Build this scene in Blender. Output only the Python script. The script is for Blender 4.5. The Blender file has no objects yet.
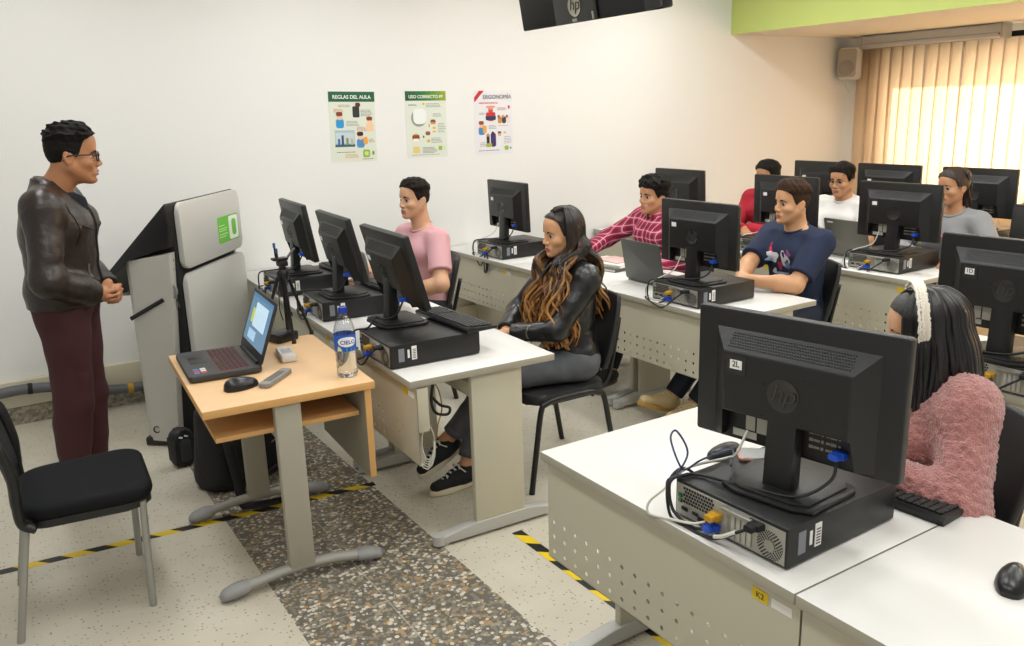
import bpy, bmesh, math, random
import numpy as np
from mathutils import Vector, Matrix, Euler
from mathutils.bvhtree import BVHTree

random.seed(7)
rng = np.random.RandomState(11)
SC = bpy.context.scene
COL = SC.collection
PI = math.pi
R = math.radians
WX0 = 7.72

# ------------------------------------------------------------------ camera, world, lights, exposure
cam_data = bpy.data.cameras.new('camera')
cam_data.sensor_width = 36.0
cam_data.lens = 843.58 / 1024 * 36.0
cam_data.clip_start = 0.05
cam = bpy.data.objects.new('camera', cam_data)
COL.objects.link(cam)
CR = ((0.84226077, -0.53831212, -0.02858058),
      (-0.15606773, -0.19275456, -0.96875618),
      (0.51598416, 0.82040584, -0.24636276))
cam.matrix_world = Matrix(((CR[0][0], -CR[1][0], -CR[2][0], 0.0),
                           (CR[0][1], -CR[1][1], -CR[2][1], 0.0),
                           (CR[0][2], -CR[1][2], -CR[2][2], 1.73),
                           (0, 0, 0, 1)))
SC.camera = cam

world = bpy.data.worlds.new('room_world')
SC.world = world
world.use_nodes = True
_bg = world.node_tree.nodes['Background']
_bg.inputs[0].default_value = (1.0, 0.99, 0.97, 1)
_bg.inputs[1].default_value = 0.55


def area_light(name, loc, sx, sy, power, color=(1, 1, 1), rot=(0, 0, 0)):
    d = bpy.data.lights.new(name, 'AREA')
    d.shape = 'RECTANGLE'
    d.size, d.size_y = sx, sy
    d.energy = power
    d.color = color
    o = bpy.data.objects.new(name, d)
    o.location = loc
    o.rotation_euler = rot
    COL.objects.link(o)
    return o


# fluorescent ceiling fittings: rows along the room, each a strip of tubes at ceiling height
for _lx, _pw in ((0.3, 19), (1.9, 19), (3.3, 16), (4.72, 29)):
    for _ly in (0.6, 2.5, 4.3):
        area_light('ceiling_lamp', (_lx, _ly, 2.86), 0.32, 1.2, _pw, (0.965, 0.99, 1.0))

# low sun and an added sky lamp outside the window
_sun = bpy.data.lights.new('sun', 'SUN')
_sun.energy = 14.0
_sun.angle = R(1.2)
_sun.color = (1.0, 0.95, 0.87)
sun = bpy.data.objects.new('sun', _sun)
sun.rotation_euler = Vector((-1.0, 0.28, -0.42)).to_track_quat('-Z', 'Y').to_euler()
COL.objects.link(sun)
# area lamp added outside to stand for bright sky and brighten the blind
area_light('sky_fill_lamp', (WX0 + 1.6, 2.2, 2.0), 7.5, 3.2, 1350, (1.0, 0.97, 0.93), (0, R(90), 0))

SC.view_settings.view_transform = 'Standard'
SC.view_settings.look = 'None'
SC.view_settings.gamma = 1.0
SC.view_settings.use_curve_mapping = False
SC.view_settings.exposure = -0.27


# ------------------------------------------------------------------ materials
def lin(h):
    h = h.lstrip('#')
    out = []
    for i in (0, 2, 4):
        c = int(h[i:i + 2], 16) / 255.0
        out.append(c / 12.92 if c <= 0.04045 else ((c + 0.055) / 1.055) ** 2.4)
    return tuple(out) + (1.0,)


MATS = {}


def mat(name, hexcol='#808080', rough=0.5, metal=0.0, spec=0.5, bump=0.0, bscale=200.0, var=0.0, vscale=8.0,
        trans=0.0, alpha=1.0, emit=None, estr=0.0, sheen=0.0, stretch=None, coat=0.0):
    if name in MATS:
        return MATS[name]
    m = bpy.data.materials.new(name)
    m.use_nodes = True
    nt = m.node_tree
    b = nt.nodes['Principled BSDF']
    b.inputs['Base Color'].default_value = lin(hexcol)
    b.inputs['Roughness'].default_value = rough
    b.inputs['Metallic'].default_value = metal
    b.inputs['Specular IOR Level'].default_value = spec
    if trans:
        b.inputs['Transmission Weight'].default_value = trans
    if sheen:
        b.inputs['Sheen Weight'].default_value = sheen
    if coat:
        b.inputs['Coat Weight'].default_value = coat
        b.inputs['Coat Roughness'].default_value = 0.2
    if emit:
        b.inputs['Emission Color'].default_value = lin(emit)
        b.inputs['Emission Strength'].default_value = estr
    tc = None
    if bump or var:
        tc = nt.nodes.new('ShaderNodeTexCoord')
        src = tc.outputs['Object']
        if stretch:
            mp = nt.nodes.new('ShaderNodeMapping')
            mp.inputs['Scale'].default_value = stretch
            nt.links.new(src, mp.inputs['Vector'])
            src = mp.outputs['Vector']
    if bump:
        n = nt.nodes.new('ShaderNodeTexNoise')
        n.inputs['Scale'].default_value = bscale
        n.inputs['Detail'].default_value = 4
        nt.links.new(src, n.inputs['Vector'])
        bp = nt.nodes.new('ShaderNodeBump')
        bp.inputs['Strength'].default_value = bump
        bp.inputs['Distance'].default_value = 0.01
        nt.links.new(n.outputs['Fac'], bp.inputs['Height'])
        nt.links.new(bp.outputs['Normal'], b.inputs['Normal'])
    if var:
        n2 = nt.nodes.new('ShaderNodeTexNoise')
        n2.inputs['Scale'].default_value = vscale
        n2.inputs['Detail'].default_value = 3
        nt.links.new(src, n2.inputs['Vector'])
        hs = nt.nodes.new('ShaderNodeMix')
        hs.data_type = 'RGBA'
        c = lin(hexcol)
        hs.inputs[6].default_value = tuple(x * (1 - var) for x in c[:3]) + (1,)
        hs.inputs[7].default_value = tuple(min(1, x * (1 + var)) for x in c[:3]) + (1,)
        nt.links.new(n2.outputs['Fac'], hs.inputs[0])
        nt.links.new(hs.outputs[2], b.inputs['Base Color'])
    MATS[name] = m
    return m


def node_mat(name):
    m = bpy.data.materials.new(name)
    m.use_nodes = True
    MATS[name] = m
    nt = m.node_tree
    return m, nt, nt.nodes['Principled BSDF']


def mathn(nt, op, a, b=None):
    n = nt.nodes.new('ShaderNodeMath')
    n.operation = op
    for i, v in enumerate((a, b)):
        if v is None:
            continue
        if isinstance(v, (int, float)):
            n.inputs[i].default_value = v
        else:
            nt.links.new(v, n.inputs[i])
    return n.outputs[0]


def mixc(nt, fac, a, b):
    n = nt.nodes.new('ShaderNodeMix')
    n.data_type = 'RGBA'
    for idx, v in ((0, fac), (6, a), (7, b)):
        if isinstance(v, (int, float, tuple)):
            n.inputs[idx].default_value = v
        else:
            nt.links.new(v, n.inputs[idx])
    return n.outputs[2]


def floor_material():
    m, nt, b = node_mat('terrazzo')
    tc = nt.nodes.new('ShaderNodeTexCoord')
    sep = nt.nodes.new('ShaderNodeSeparateXYZ')
    nt.links.new(tc.outputs['Object'], sep.inputs[0])
    X, Y = sep.outputs[0], sep.outputs[1]

    def chips(scale, thr, soft=0.05):
        v = nt.nodes.new('ShaderNodeTexVoronoi')
        v.inputs['Scale'].default_value = scale
        nt.links.new(tc.outputs['Object'], v.inputs['Vector'])
        mr = nt.nodes.new('ShaderNodeMapRange')
        mr.inputs[1].default_value = thr
        mr.inputs[2].default_value = thr + soft
        mr.inputs[3].default_value = 1.0
        mr.inputs[4].default_value = 0.0
        nt.links.new(v.outputs['Distance'], mr.inputs[0])
        sc = nt.nodes.new('ShaderNodeSeparateColor')
        nt.links.new(v.outputs['Color'], sc.inputs[0])
        return mr.outputs[0], sc.outputs[0], sc.outputs[1]
    # pale terrazzo with scattered small dark chips
    d1, r1, g1 = chips(60, 0.22)
    sel = mathn(nt, 'GREATER_THAN', r1, 0.52)
    c1 = mathn(nt, 'MULTIPLY', d1, sel)
    nz = nt.nodes.new('ShaderNodeTexNoise')
    nz.inputs['Scale'].default_value = 5
    nz.inputs['Detail'].default_value = 6
    nt.links.new(tc.outputs['Object'], nz.inputs['Vector'])
    base = mixc(nt, nz.outputs['Fac'], lin('#bdb6a3'), lin('#d3cdbd'))
    dark = mixc(nt, g1, lin('#857d6b'), lin('#aaa08c'))
    pale = mixc(nt, c1, base, dark)
    # dark band of exposed aggregate
    d2, r2, g2 = chips(72, 0.62, 0.1)
    ramp = nt.nodes.new('ShaderNodeValToRGB')
    els = ramp.color_ramp.elements
    els[0].position, els[0].color = 0.0, lin('#6a665c')
    els[1].position, els[1].color = 1.0, lin('#b9b3a4')
    for p, c in ((0.3, '#837d70'), (0.55, '#9d9583'), (0.72, '#ab8d62'), (0.82, '#cfc8b8')):
        e = els.new(p)
        e.color = lin(c)
    ramp.color_ramp.interpolation = 'CONSTANT'
    nt.links.new(r2, ramp.inputs[0])
    agg = mixc(nt, d2, lin('#66625a'), ramp.outputs[0])
    inb = mathn(nt, 'MULTIPLY', mathn(nt, 'GREATER_THAN', X, 0.722), mathn(nt, 'LESS_THAN', X, 1.402))
    colr = mixc(nt, inb, pale, agg)

    # fine pale joints between the tiles
    def joint(src, off, period, w):
        q = mathn(nt, 'MODULO', mathn(nt, 'ADD', src, off + 40 * period), period)
        return mathn(nt, 'LESS_THAN', q, w)
    jx = mathn(nt, 'LESS_THAN', mathn(nt, 'ABSOLUTE', mathn(nt, 'SUBTRACT', X, 1.05)), 0.0023)
    jy = joint(Y, -2.575, 0.68, 0.0045)
    jj = mathn(nt, 'MAXIMUM', jx, jy)
    jb = mathn(nt, 'MULTIPLY', jj, mathn(nt, 'ADD', mathn(nt, 'MULTIPLY', inb, 0.3), 0.22))
    colr = mixc(nt, jb, colr, lin('#c4bfae'))
    nt.links.new(colr, b.inputs['Base Color'])
    b.inputs['Roughness'].default_value = 0.34
    b.inputs['Specular IOR Level'].default_value = 0.4
    return m


def skirting_material():
    m, nt, b = node_mat('skirting_terrazzo')
    tc = nt.nodes.new('ShaderNodeTexCoord')
    v = nt.nodes.new('ShaderNodeTexVoronoi')
    v.inputs['Scale'].default_value = 60
    nt.links.new(tc.outputs['Object'], v.inputs['Vector'])
    ramp = nt.nodes.new('ShaderNodeValToRGB')
    els = ramp.color_ramp.elements
    els[0].color = lin('#5d594d')
    els[1].color = lin('#b0a894')
    nt.links.new(v.outputs['Color'], ramp.inputs[0])
    nt.links.new(ramp.outputs[0], b.inputs['Base Color'])
    b.inputs['Roughness'].default_value = 0.5
    return m


def stripe_material(name, ca, cb, period, slant=1.0, axis=0):
    m, nt, b = node_mat(name)
    tc = nt.nodes.new('ShaderNodeTexCoord')
    sep = nt.nodes.new('ShaderNodeSeparateXYZ')
    nt.links.new(tc.outputs['Object'], sep.inputs[0])
    s = mathn(nt, 'ADD', sep.outputs[axis], mathn(nt, 'MULTIPLY', sep.outputs[1 - axis], slant))
    q = mathn(nt, 'MODULO', mathn(nt, 'ADD', s, period * 60), period)
    f = mathn(nt, 'GREATER_THAN', q, period * 0.5)
    nt.links.new(mixc(nt, f, lin(ca), lin(cb)), b.inputs['Base Color'])
    b.inputs['Roughness'].default_value = 0.45
    return m


def wood_material(name, ca, cb):
    m, nt, b = node_mat(name)
    tc = nt.nodes.new('ShaderNodeTexCoord')
    mp = nt.nodes.new('ShaderNodeMapping')
    mp.inputs['Scale'].default_value = (3, 26, 26)
    nt.links.new(tc.outputs['Object'], mp.inputs['Vector'])
    nz = nt.nodes.new('ShaderNodeTexNoise')
    nz.inputs['Scale'].default_value = 3
    nz.inputs['Detail'].default_value = 6
    nt.links.new(mp.outputs[0], nz.inputs['Vector'])
    nt.links.new(mixc(nt, nz.outputs['Fac'], lin(ca), lin(cb)), b.inputs['Base Color'])
    b.inputs['Roughness'].default_value = 0.38
    return m


def plaid_material():
    m, nt, b = node_mat('plaid_cloth')
    tc = nt.nodes.new('ShaderNodeTexCoord')
    sep = nt.nodes.new('ShaderNodeSeparateXYZ')
    nt.links.new(tc.outputs['Object'], sep.inputs[0])

    def band(src, off, period, lo, hi):
        q = mathn(nt, 'MODULO', mathn(nt, 'ADD', src, off + 50 * period), period)
        return mathn(nt, 'MULTIPLY', mathn(nt, 'GREATER_THAN', q, lo), mathn(nt, 'LESS_THAN', q, hi))
    xy = mathn(nt, 'ADD', mathn(nt, 'MULTIPLY', sep.outputs[0], 0.8), mathn(nt, 'MULTIPLY', sep.outputs[1], 1.0))
    zz = mathn(nt, 'ADD', sep.outputs[2], mathn(nt, 'MULTIPLY', sep.outputs[0], 0.35))
    P = 0.046
    c = mixc(nt, mathn(nt, 'MULTIPLY', band(xy, 0, P, 0.0, 0.02), 0.55), lin('#c22a4e'), lin('#5a1230'))
    c = mixc(nt, mathn(nt, 'MULTIPLY', band(zz, 0, P, 0.0, 0.02), 0.55), c, lin('#611536'))
    c = mixc(nt, mathn(nt, 'MULTIPLY', band(xy, 0, P, 0.031, 0.037), 0.6), c, lin('#e6c9d6'))
    c = mixc(nt, mathn(nt, 'MULTIPLY', band(zz, 0, P, 0.031, 0.037), 0.6), c, lin('#e6c9d6'))
    nt.links.new(c, b.inputs['Base Color'])
    b.inputs['Roughness'].default_value = 0.85
    return m


def blind_material():
    m, nt, b = node_mat('blind_fabric')
    out = nt.nodes['Material Output']
    tr = nt.nodes.new('ShaderNodeBsdfTranslucent')
    tr.inputs[0].default_value = lin('#fdead2')
    df = nt.nodes.new('ShaderNodeBsdfDiffuse')
    df.inputs[0].default_value = lin('#efdfc6')
    mx = nt.nodes.new('ShaderNodeMixShader')
    mx.inputs[0].default_value = 0.6
    nt.links.new(df.outputs[0], mx.inputs[1])
    nt.links.new(tr.outputs[0], mx.inputs[2])
    nt.links.new(mx.outputs[0], out.inputs[0])
    return m


def pane_material():
    m, nt, b = node_mat('window_glass')
    out = nt.nodes['Material Output']
    tr = nt.nodes.new('ShaderNodeBsdfTransparent')
    tr.inputs[0].default_value = (0.96, 0.98, 0.97, 1)
    gl = nt.nodes.new('ShaderNodeBsdfGlossy')
    gl.inputs['Roughness'].default_value = 0.02
    mx = nt.nodes.new('ShaderNodeMixShader')
    mx.inputs[0].default_value = 0.06
    nt.links.new(tr.outputs[0], mx.inputs[1])
    nt.links.new(gl.outputs[0], mx.inputs[2])
    nt.links.new(mx.outputs[0], out.inputs[0])
    return m


def grad_hair_material(name, dark, light, z0, z1):
    m, nt, b = node_mat(name)
    tc = nt.nodes.new('ShaderNodeTexCoord')
    sep = nt.nodes.new('ShaderNodeSeparateXYZ')
    nt.links.new(tc.outputs['Object'], sep.inputs[0])
    nz = nt.nodes.new('ShaderNodeTexNoise')
    nz.inputs['Scale'].default_value = 22
    nt.links.new(tc.outputs['Object'], nz.inputs['Vector'])
    z = mathn(nt, 'ADD', sep.outputs[2], mathn(nt, 'MULTIPLY', mathn(nt, 'SUBTRACT', nz.outputs['Fac'], 0.5), 0.35))
    mr = nt.nodes.new('ShaderNodeMapRange')
    mr.inputs[1].default_value = z0
    mr.inputs[2].default_value = z1
    nt.links.new(z, mr.inputs[0])
    nt.links.new(mixc(nt, mr.outputs[0], lin(light), lin(dark)), b.inputs['Base Color'])
    b.inputs['Roughness'].default_value = 0.38
    b.inputs['Specular IOR Level'].default_value = 0.45
    return m


WHITE_WALL = mat('wall_paint', '#eae9e5', 0.75, bump=0.05, bscale=350)
CEIL = mat('ceiling_paint', '#efede8', 0.8)
GREEN = mat('green_paint', '#c8d478', 0.7)
SOFFIT = mat('soffit_paint', '#e3d6c2', 0.8)
WAINSCOT = mat('wainscot_paint', '#cfc8b0', 0.6)
FLOOR = floor_material()
SKIRT = skirting_material()
DESK_TOP = mat('desk_laminate', '#dad8d3', 0.4, bump=0.02, bscale=500)
DESK_EDGE = mat('desk_edge_band', '#a8a392', 0.5)
DESK_METAL = mat('desk_painted_steel', '#c3bea9', 0.45)
DESK_FOOT = mat('desk_foot_steel', '#b9b8b2', 0.4)
WOOD = wood_material('beech_laminate', '#dfb585', '#e9c397')
WOOD_EDGE = mat('beech_edge', '#d9a868', 0.45)
GREY_PLASTIC = mat('grey_plastic', '#8e8e8c', 0.5)
BLACK_PL = mat('black_plastic', '#161615', 0.42, bump=0.05, bscale=900)
BLACK_GL = mat('black_satin', '#151515', 0.3)
BLACK_MT = mat('black_matte', '#111111', 0.75)
CHARCOAL = mat('charcoal_metal', '#222222', 0.42, metal=0.2)
DGREY = mat('dark_grey_plastic', '#2e2e2d', 0.45)
VENT = mat('vent_black', '#0c0c0c', 0.8)
SCREEN = mat('dark_screen', '#07080a', 0.15)
LOGO = mat('logo_dark', '#2b2a28', 0.25)
LOGO_SILVER = mat('logo_silver', '#a8a493', 0.35, metal=0.3)
PAPER = mat('white_paper', '#efeee9', 0.7)
INK = mat('ink', '#2a2a2a', 0.7)
SILVER = mat('silver_plate', '#a9a79d', 0.4, metal=0.55)
STEEL = mat('bare_steel', '#9d9b93', 0.35, metal=0.7)
BLUE_PL = mat('blue_plug', '#1f4fc0', 0.4)
YELLOW_PL = mat('yellow_plug', '#bf8f14', 0.45)
GREEN_PL = mat('green_port', '#1f8a55', 0.5)
WHITE_CORD = mat('white_cord', '#d6d3c8', 0.5)
BLACK_CORD = mat('black_cord', '#161718', 0.5)
BLUE_CORD = mat('blue_cord', '#27395c', 0.5)
CHAIR_PAD = mat('chair_upholstery', '#0e0f12', 0.8, spec=.25, bump=0.15, bscale=500)
CHAIR_VINYL = mat('chair_vinyl', '#232324', 0.5)
ALU = mat('aluminium_tube', '#a3a29b', 0.42, metal=0.4)
LECT_GREY = mat('lectern_grey', '#bdbab0', 0.5)
LECT_GREY2 = mat('lectern_panel', '#c4c2ba', 0.5)
TAPE = stripe_material('hazard_tape', '#1d1d1a', '#dcbc1c', 0.17, 1.1, 0)
TAPE_Y = stripe_material('hazard_tape_along', '#1b1b1a', '#e8c81a', 0.17, 0.9, 1)
BLIND = blind_material()
PANE = pane_material()


# ------------------------------------------------------------------ mesh helpers
class MB:
    def __init__(self):
        self.bm = bmesh.new()

    def add(self, verts, faces, mi=0):
        vs = [self.bm.verts.new(v) for v in verts]
        fs = []
        for f in faces:
            try:
                fc = self.bm.faces.new([vs[i] for i in f])
                fc.material_index = mi
                fs.append(fc)
            except ValueError:
                pass
        return vs, fs

    def box(self, c, s, rot=None, bev=0.0, seg=2, mi=0):
        x, y, z = (q / 2 for q in s)
        v = [(-x, -y, -z), (x, -y, -z), (x, y, -z), (-x, y, -z), (-x, -y, z), (x, -y, z), (x, y, z), (-x, y, z)]
        f = [(0, 3, 2, 1), (4, 5, 6, 7), (0, 1, 5, 4), (1, 2, 6, 5), (2, 3, 7, 6), (3, 0, 4, 7)]
        vs, fs = self.add(v, f, mi)
        if bev:
            es = list({e for q in fs for e in q.edges})
            r = bmesh.ops.bevel(self.bm, geom=es, offset=bev, segments=seg, profile=0.5, affect='EDGES')
            for q in r['faces']:
                q.material_index = mi
            vs = list({w for q in fs if q.is_valid for w in q.verts} | {w for q in r['faces'] for w in q.verts})
        m = Matrix.Translation(c)
        if rot is not None:
            m = m @ (rot.to_4x4() if isinstance(rot, Matrix) else Euler(rot).to_matrix().to_4x4())
        bmesh.ops.transform(self.bm, matrix=m, verts=vs)
        return vs

    def box2(self, a, b, bev=0.0, seg=2, mi=0):
        c = [(p + q) / 2 for p, q in zip(a, b)]
        s = [abs(q - p) for p, q in zip(a, b)]
        return self.box(c, s, None, bev, seg, mi)

    def tube(self, pts, r, n=8, closed=False, mi=0, caps=True, flat=None):
        pts = [Vector(p) for p in pts]
        N = len(pts)
        rr = r if hasattr(r, '__len__') else [r] * N
        rings = []
        up = None
        for i, p in enumerate(pts):
            if closed:
                t = pts[(i + 1) % N] - pts[i - 1]
            else:
                t = pts[min(i + 1, N - 1)] - pts[max(i - 1, 0)]
            if t.length < 1e-9:
                t = Vector((0, 0, 1))
            t.normalize()
            if up is None:
                up = Vector((0, 0, 1)) if abs(t.z) < 0.9 else Vector((1, 0, 0))
            a = t.cross(up)
            if a.length < 1e-6:
                a = t.orthogonal()
            a.normalize()
            b = a.cross(t).normalized()
            up = b
            fa, fb = flat if flat else (1, 1)
            rings.append([self.bm.verts.new(p + (a * math.cos(q) * fa + b * math.sin(q) * fb) * rr[i])
                          for q in (2 * PI * k / n for k in range(n))])
        M = N if closed else N - 1
        for i in range(M):
            A, B = rings[i], rings[(i + 1) % N]
            for k in range(n):
                f = self.bm.faces.new((A[k], A[(k + 1) % n], B[(k + 1) % n], B[k]))
                f.material_index = mi
        if caps and not closed:
            self.bm.faces.new(rings[0][::-1]).material_index = mi
            self.bm.faces.new(rings[-1]).material_index = mi

    def cyl(self, a, b, r0, r1=None, n=20, mi=0):
        self.tube([a, b], [r0, r0 if r1 is None else r1], n, mi=mi)

    def lathe(self, prof, n=28, M=None, mi=0, mis=None):
        M = M or Matrix.Identity(4)
        rings = []
        for r, z in prof:
            if r < 1e-6:
                rings.append([self.bm.verts.new(M @ Vector((0, 0, z)))])
            else:
                rings.append([self.bm.verts.new(M @ Vector((r * math.cos(2 * PI * k / n), r * math.sin(2 * PI * k / n), z))) for k in range(n)])
        for i in range(len(rings) - 1):
            A, B = rings[i], rings[i + 1]
            m = mis[i] if mis else mi
            for k in range(n):
                k2 = (k + 1) % n
                if len(A) == 1 and len(B) == 1:
                    continue
                if len(A) == 1:
                    f = (A[0], B[k2], B[k])
                elif len(B) == 1:
                    f = (A[k], A[k2], B[0])
                else:
                    f = (A[k], A[k2], B[k2], B[k])
                self.bm.faces.new(f).material_index = m

    def prism(self, poly, d, M=None, mi=0, bev=0.0):
        """outline in the local XY plane, extruded from z=0 to z=d"""
        n = len(poly)
        v = [(x, y, 0) for x, y in poly] + [(x, y, d) for x, y in poly]
        f = [tuple(range(n))[::-1], tuple(range(n, 2 * n))] + [(i, (i + 1) % n, n + (i + 1) % n, n + i) for i in range(n)]
        vs, fs = self.add(v, f, mi)
        if bev:
            es = list(fs[1].edges) + list(fs[0].edges)
            r = bmesh.ops.bevel(self.bm, geom=es, offset=bev, segments=2, profile=0.5, affect='EDGES')
            for q in r['faces']:
                q.material_index = mi
            vs = list({w for q in fs if q.is_valid for w in q.verts} | {w for q in r['faces'] for w in q.verts})
        if M is not None:
            bmesh.ops.transform(self.bm, matrix=M, verts=vs)

    def grid(self, P, mi=0):
        """P: list of rows of points"""
        rows = [[self.bm.verts.new(p) for p in r] for r in P]
        for i in range(len(rows) - 1):
            for j in range(len(rows[0]) - 1):
                self.bm.faces.new((rows[i][j], rows[i][j + 1], rows[i + 1][j + 1], rows[i + 1][j])).material_index = mi

    def build(self, name, mats, parent=None, smooth=38, fixn=True):
        if fixn:
            bmesh.ops.recalc_face_normals(self.bm, faces=self.bm.faces)
        me = bpy.data.meshes.new(name)
        self.bm.to_mesh(me)
        self.bm.free()
        return mesh_obj(name, me, mats, parent, smooth)


def mesh_obj(name, me, mats, parent=None, smooth=38):
    for m in (mats if isinstance(mats, (list, tuple)) else [mats]):
        me.materials.append(m)
    if smooth:
        me.shade_smooth()
        if smooth < 180:
            me.set_sharp_from_angle(angle=R(smooth))
    o = bpy.data.objects.new(name, me)
    COL.objects.link(o)
    if parent is not None:
        o.parent = parent
    return o


def rrect(w, h, r, n=5, cx=0, cy=0):
    out = []
    for sx, sy, a0 in ((1, 1, 0), (-1, 1, 90), (-1, -1, 180), (1, -1, 270)):
        for k in range(n + 1):
            a = R(a0 + 90 * k / n)
            out.append((cx + sx * (w / 2 - r) + r * math.cos(a), cy + sy * (h / 2 - r) + r * math.sin(a)))
    return out


def frame_m(origin, xa, ya):
    xa, ya = Vector(xa).normalized(), Vector(ya).normalized()
    za = xa.cross(ya).normalized()
    ya = za.cross(xa)
    return Matrix(((xa.x, ya.x, za.x, origin[0]), (xa.y, ya.y, za.y, origin[1]), (xa.z, ya.z, za.z, origin[2]), (0, 0, 0, 1)))


def text_mesh(s, size, extrude=0.0005, shear=0.0, bold=0.0, align='CENTER'):
    cu = bpy.data.curves.new('lettering', 'FONT')
    cu.body = s
    cu.size = size
    cu.extrude = extrude
    cu.shear = shear
    cu.offset = bold
    cu.align_x = align
    cu.align_y = 'CENTER'
    ob = bpy.data.objects.new('lettering', cu)
    COL.objects.link(ob)
    dg = bpy.context.evaluated_depsgraph_get()
    me = bpy.data.meshes.new_from_object(ob.evaluated_get(dg))
    COL.objects.unlink(ob)
    bpy.data.objects.remove(ob)
    bpy.data.curves.remove(cu)
    me.materials.clear()
    return me


def text_obj(name, s, size, M, m, parent=None, **k):
    me = text_mesh(s, size, **k)
    me.transform(M)
    return mesh_obj(name, me, m, parent, 0)


def tag(o, label, cat, group=None, kind=None):
    o['label'] = label
    o['category'] = cat
    if group:
        o['group'] = group
    if kind:
        o['kind'] = kind
    return o


def thing(name, label, cat, loc=(0, 0, 0), rz=0.0, group=None):
    o = bpy.data.objects.new(name, None)
    o.empty_display_size = 0.1
    o.location = loc
    o.rotation_euler = (0, 0, rz)
    COL.objects.link(o)
    return tag(o, label, cat, group)


def struct(o):
    o['kind'] = 'structure'
    return o


def copy_tree(o, parent=None):
    c = o.copy()
    COL.objects.link(c)
    if parent is not None:
        c.parent = parent
    for ch in list(o.children):
        copy_tree(ch, c)
    return c


def bez(pts, n=10):
    """Catmull-Rom through the points"""
    P = [Vector(p) for p in pts]
    P = [P[0] * 2 - P[1]] + P + [P[-1] * 2 - P[-2]]
    out = []
    for i in range(1, len(P) - 2):
        p0, p1, p2, p3 = P[i - 1:i + 3]
        for k in range(n):
            t = k / n
            out.append(0.5 * ((2 * p1) + (p2 - p0) * t + (2 * p0 - 5 * p1 + 4 * p2 - p3) * t * t + (3 * p1 - p0 - 3 * p2 + p3) * t ** 3))
    out.append(P[-2])
    return out


# ------------------------------------------------------------------ the room
WY = 5.6      # white wall with the posters
WX = 7.72     # window wall
BX = 5.91     # face of the green beam
ZC = 2.9


def room():
    b = MB()
    b.box2((-2.5, -1.5, -0.1), (WX + 0.2, WY + 0.2, 0))
    struct(b.build('floor', FLOOR))
    b = MB()
    b.box2((-2.5, WY, 0), (WX + 0.2, WY + 0.2, ZC + .1))
    struct(b.build('wall_back', WHITE_WALL))
    b = MB()
    b.box2((-2.5, -1.5, ZC), (WX + 0.2, WY, ZC + 0.1))
    struct(b.build('ceiling', CEIL))
    b = MB()
    b.box2((BX, -1.5, 2.31), (BX + 0.006, WY, ZC), mi=0)
    b.box2((BX + 0.006, -1.5, 2.31), (WX, WY, ZC), mi=1)
    struct(b.build('trim_1', [GREEN, SOFFIT]))
    # window wall with one long opening
    b = MB()
    y0, y1, z0, z1 = -1.0, 5.08, 0.82, 2.2
    b.box2((WX, -1.5, 0), (WX + .2, WY, z0))
    b.box2((WX, -1.5, z1), (WX + .2, WY, 2.31))
    b.box2((WX, y1, z0), (WX + .2, WY, z1))
    b.box2((WX, -1.5, z0), (WX + .2, y0, z1))
    struct(b.build('wall_right', WHITE_WALL))
    w = bpy.data.objects.new('window_1', None)
    COL.objects.link(w)
    w.location = (WX + .1, 2.1, 1.5)
    struct(w)
    b = MB()
    for yy in (y0 + .02, 0.55, 2.1, 3.68, y1 - .02):
        b.box2((-.03, yy - 2.1 - .025, z0 - 1.5), (.03, yy - 2.1 + .025, z1 - 1.5), bev=.004)
    for zz in (z0 + .02, z1 - .02):
        b.box2((-.026, y0 - 2.1, zz - 1.5 - .02), (.026, y1 - 2.1, zz - 1.5 + .02), bev=.004)
    b.build('window_frame', ALU, w)
    b = MB()
    b.box2((-.003, y0 - 2.1, z0 - 1.5), (.003, y1 - 2.1, z1 - 1.5))
    b.build('window_pane', PANE, w)
    # unseen eave added above the window to shade the upper blind
    b = MB()
    b.box2((WX + .2, -1.5, 2.2), (WX + .80, WY + .2, 2.34))
    struct(b.build('shade_eave', SOFFIT))
    # wainscot ledge and terrazzo skirting at the foot of the white wall
    b = MB()
    b.box2((-2.5, WY - .045, .105), (WX, WY, .262), bev=.004)
    struct(b.build('trim_3', WAINSCOT))
    b = MB()
    b.box2((-2.5, WY - .05, 0), (WX, WY, .105))
    struct(b.build('baseboard_back', SKIRT))


room()


def blinds():
    t = thing('vertical_blind', 'closed peach vertical blind covering the sunlit window wall', 'blind', (WX - .14, 2.1, 2.2))
    b = MB()
    b.box((0.02, 0, .02), (.05, 6.3, .045), bev=.004)
    b.build('head_rail', BLACK_MT, t)
    n = 54
    for i in range(n):
        y = 3.33 - i * .118
        # each vane is a long strip with a slight S curve across, hung at a shallow angle
        b = MB()
        rows = []
        a = R(5 + 2.0 * math.sin(i * 1.7))
        for zz in (-.005, -.5, -1.0, -1.5, -1.98):
            row = []
            for k in range(7):
                u = (k / 6 - .5)
                d = .124 * u
                bow = .008 * math.cos(u * PI)
                sw = .003 * math.sin(i * 2.3 + zz * 2)
                row.append((d * math.sin(a) + bow + sw, y + d * math.cos(a), zz))
            rows.append(row)
        b.grid(rows)
        o = b.build('vane', BLIND, t, 180)
        sm = o.modifiers.new('thickness', 'SOLIDIFY')
        sm.thickness = .0008


blinds()


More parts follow.
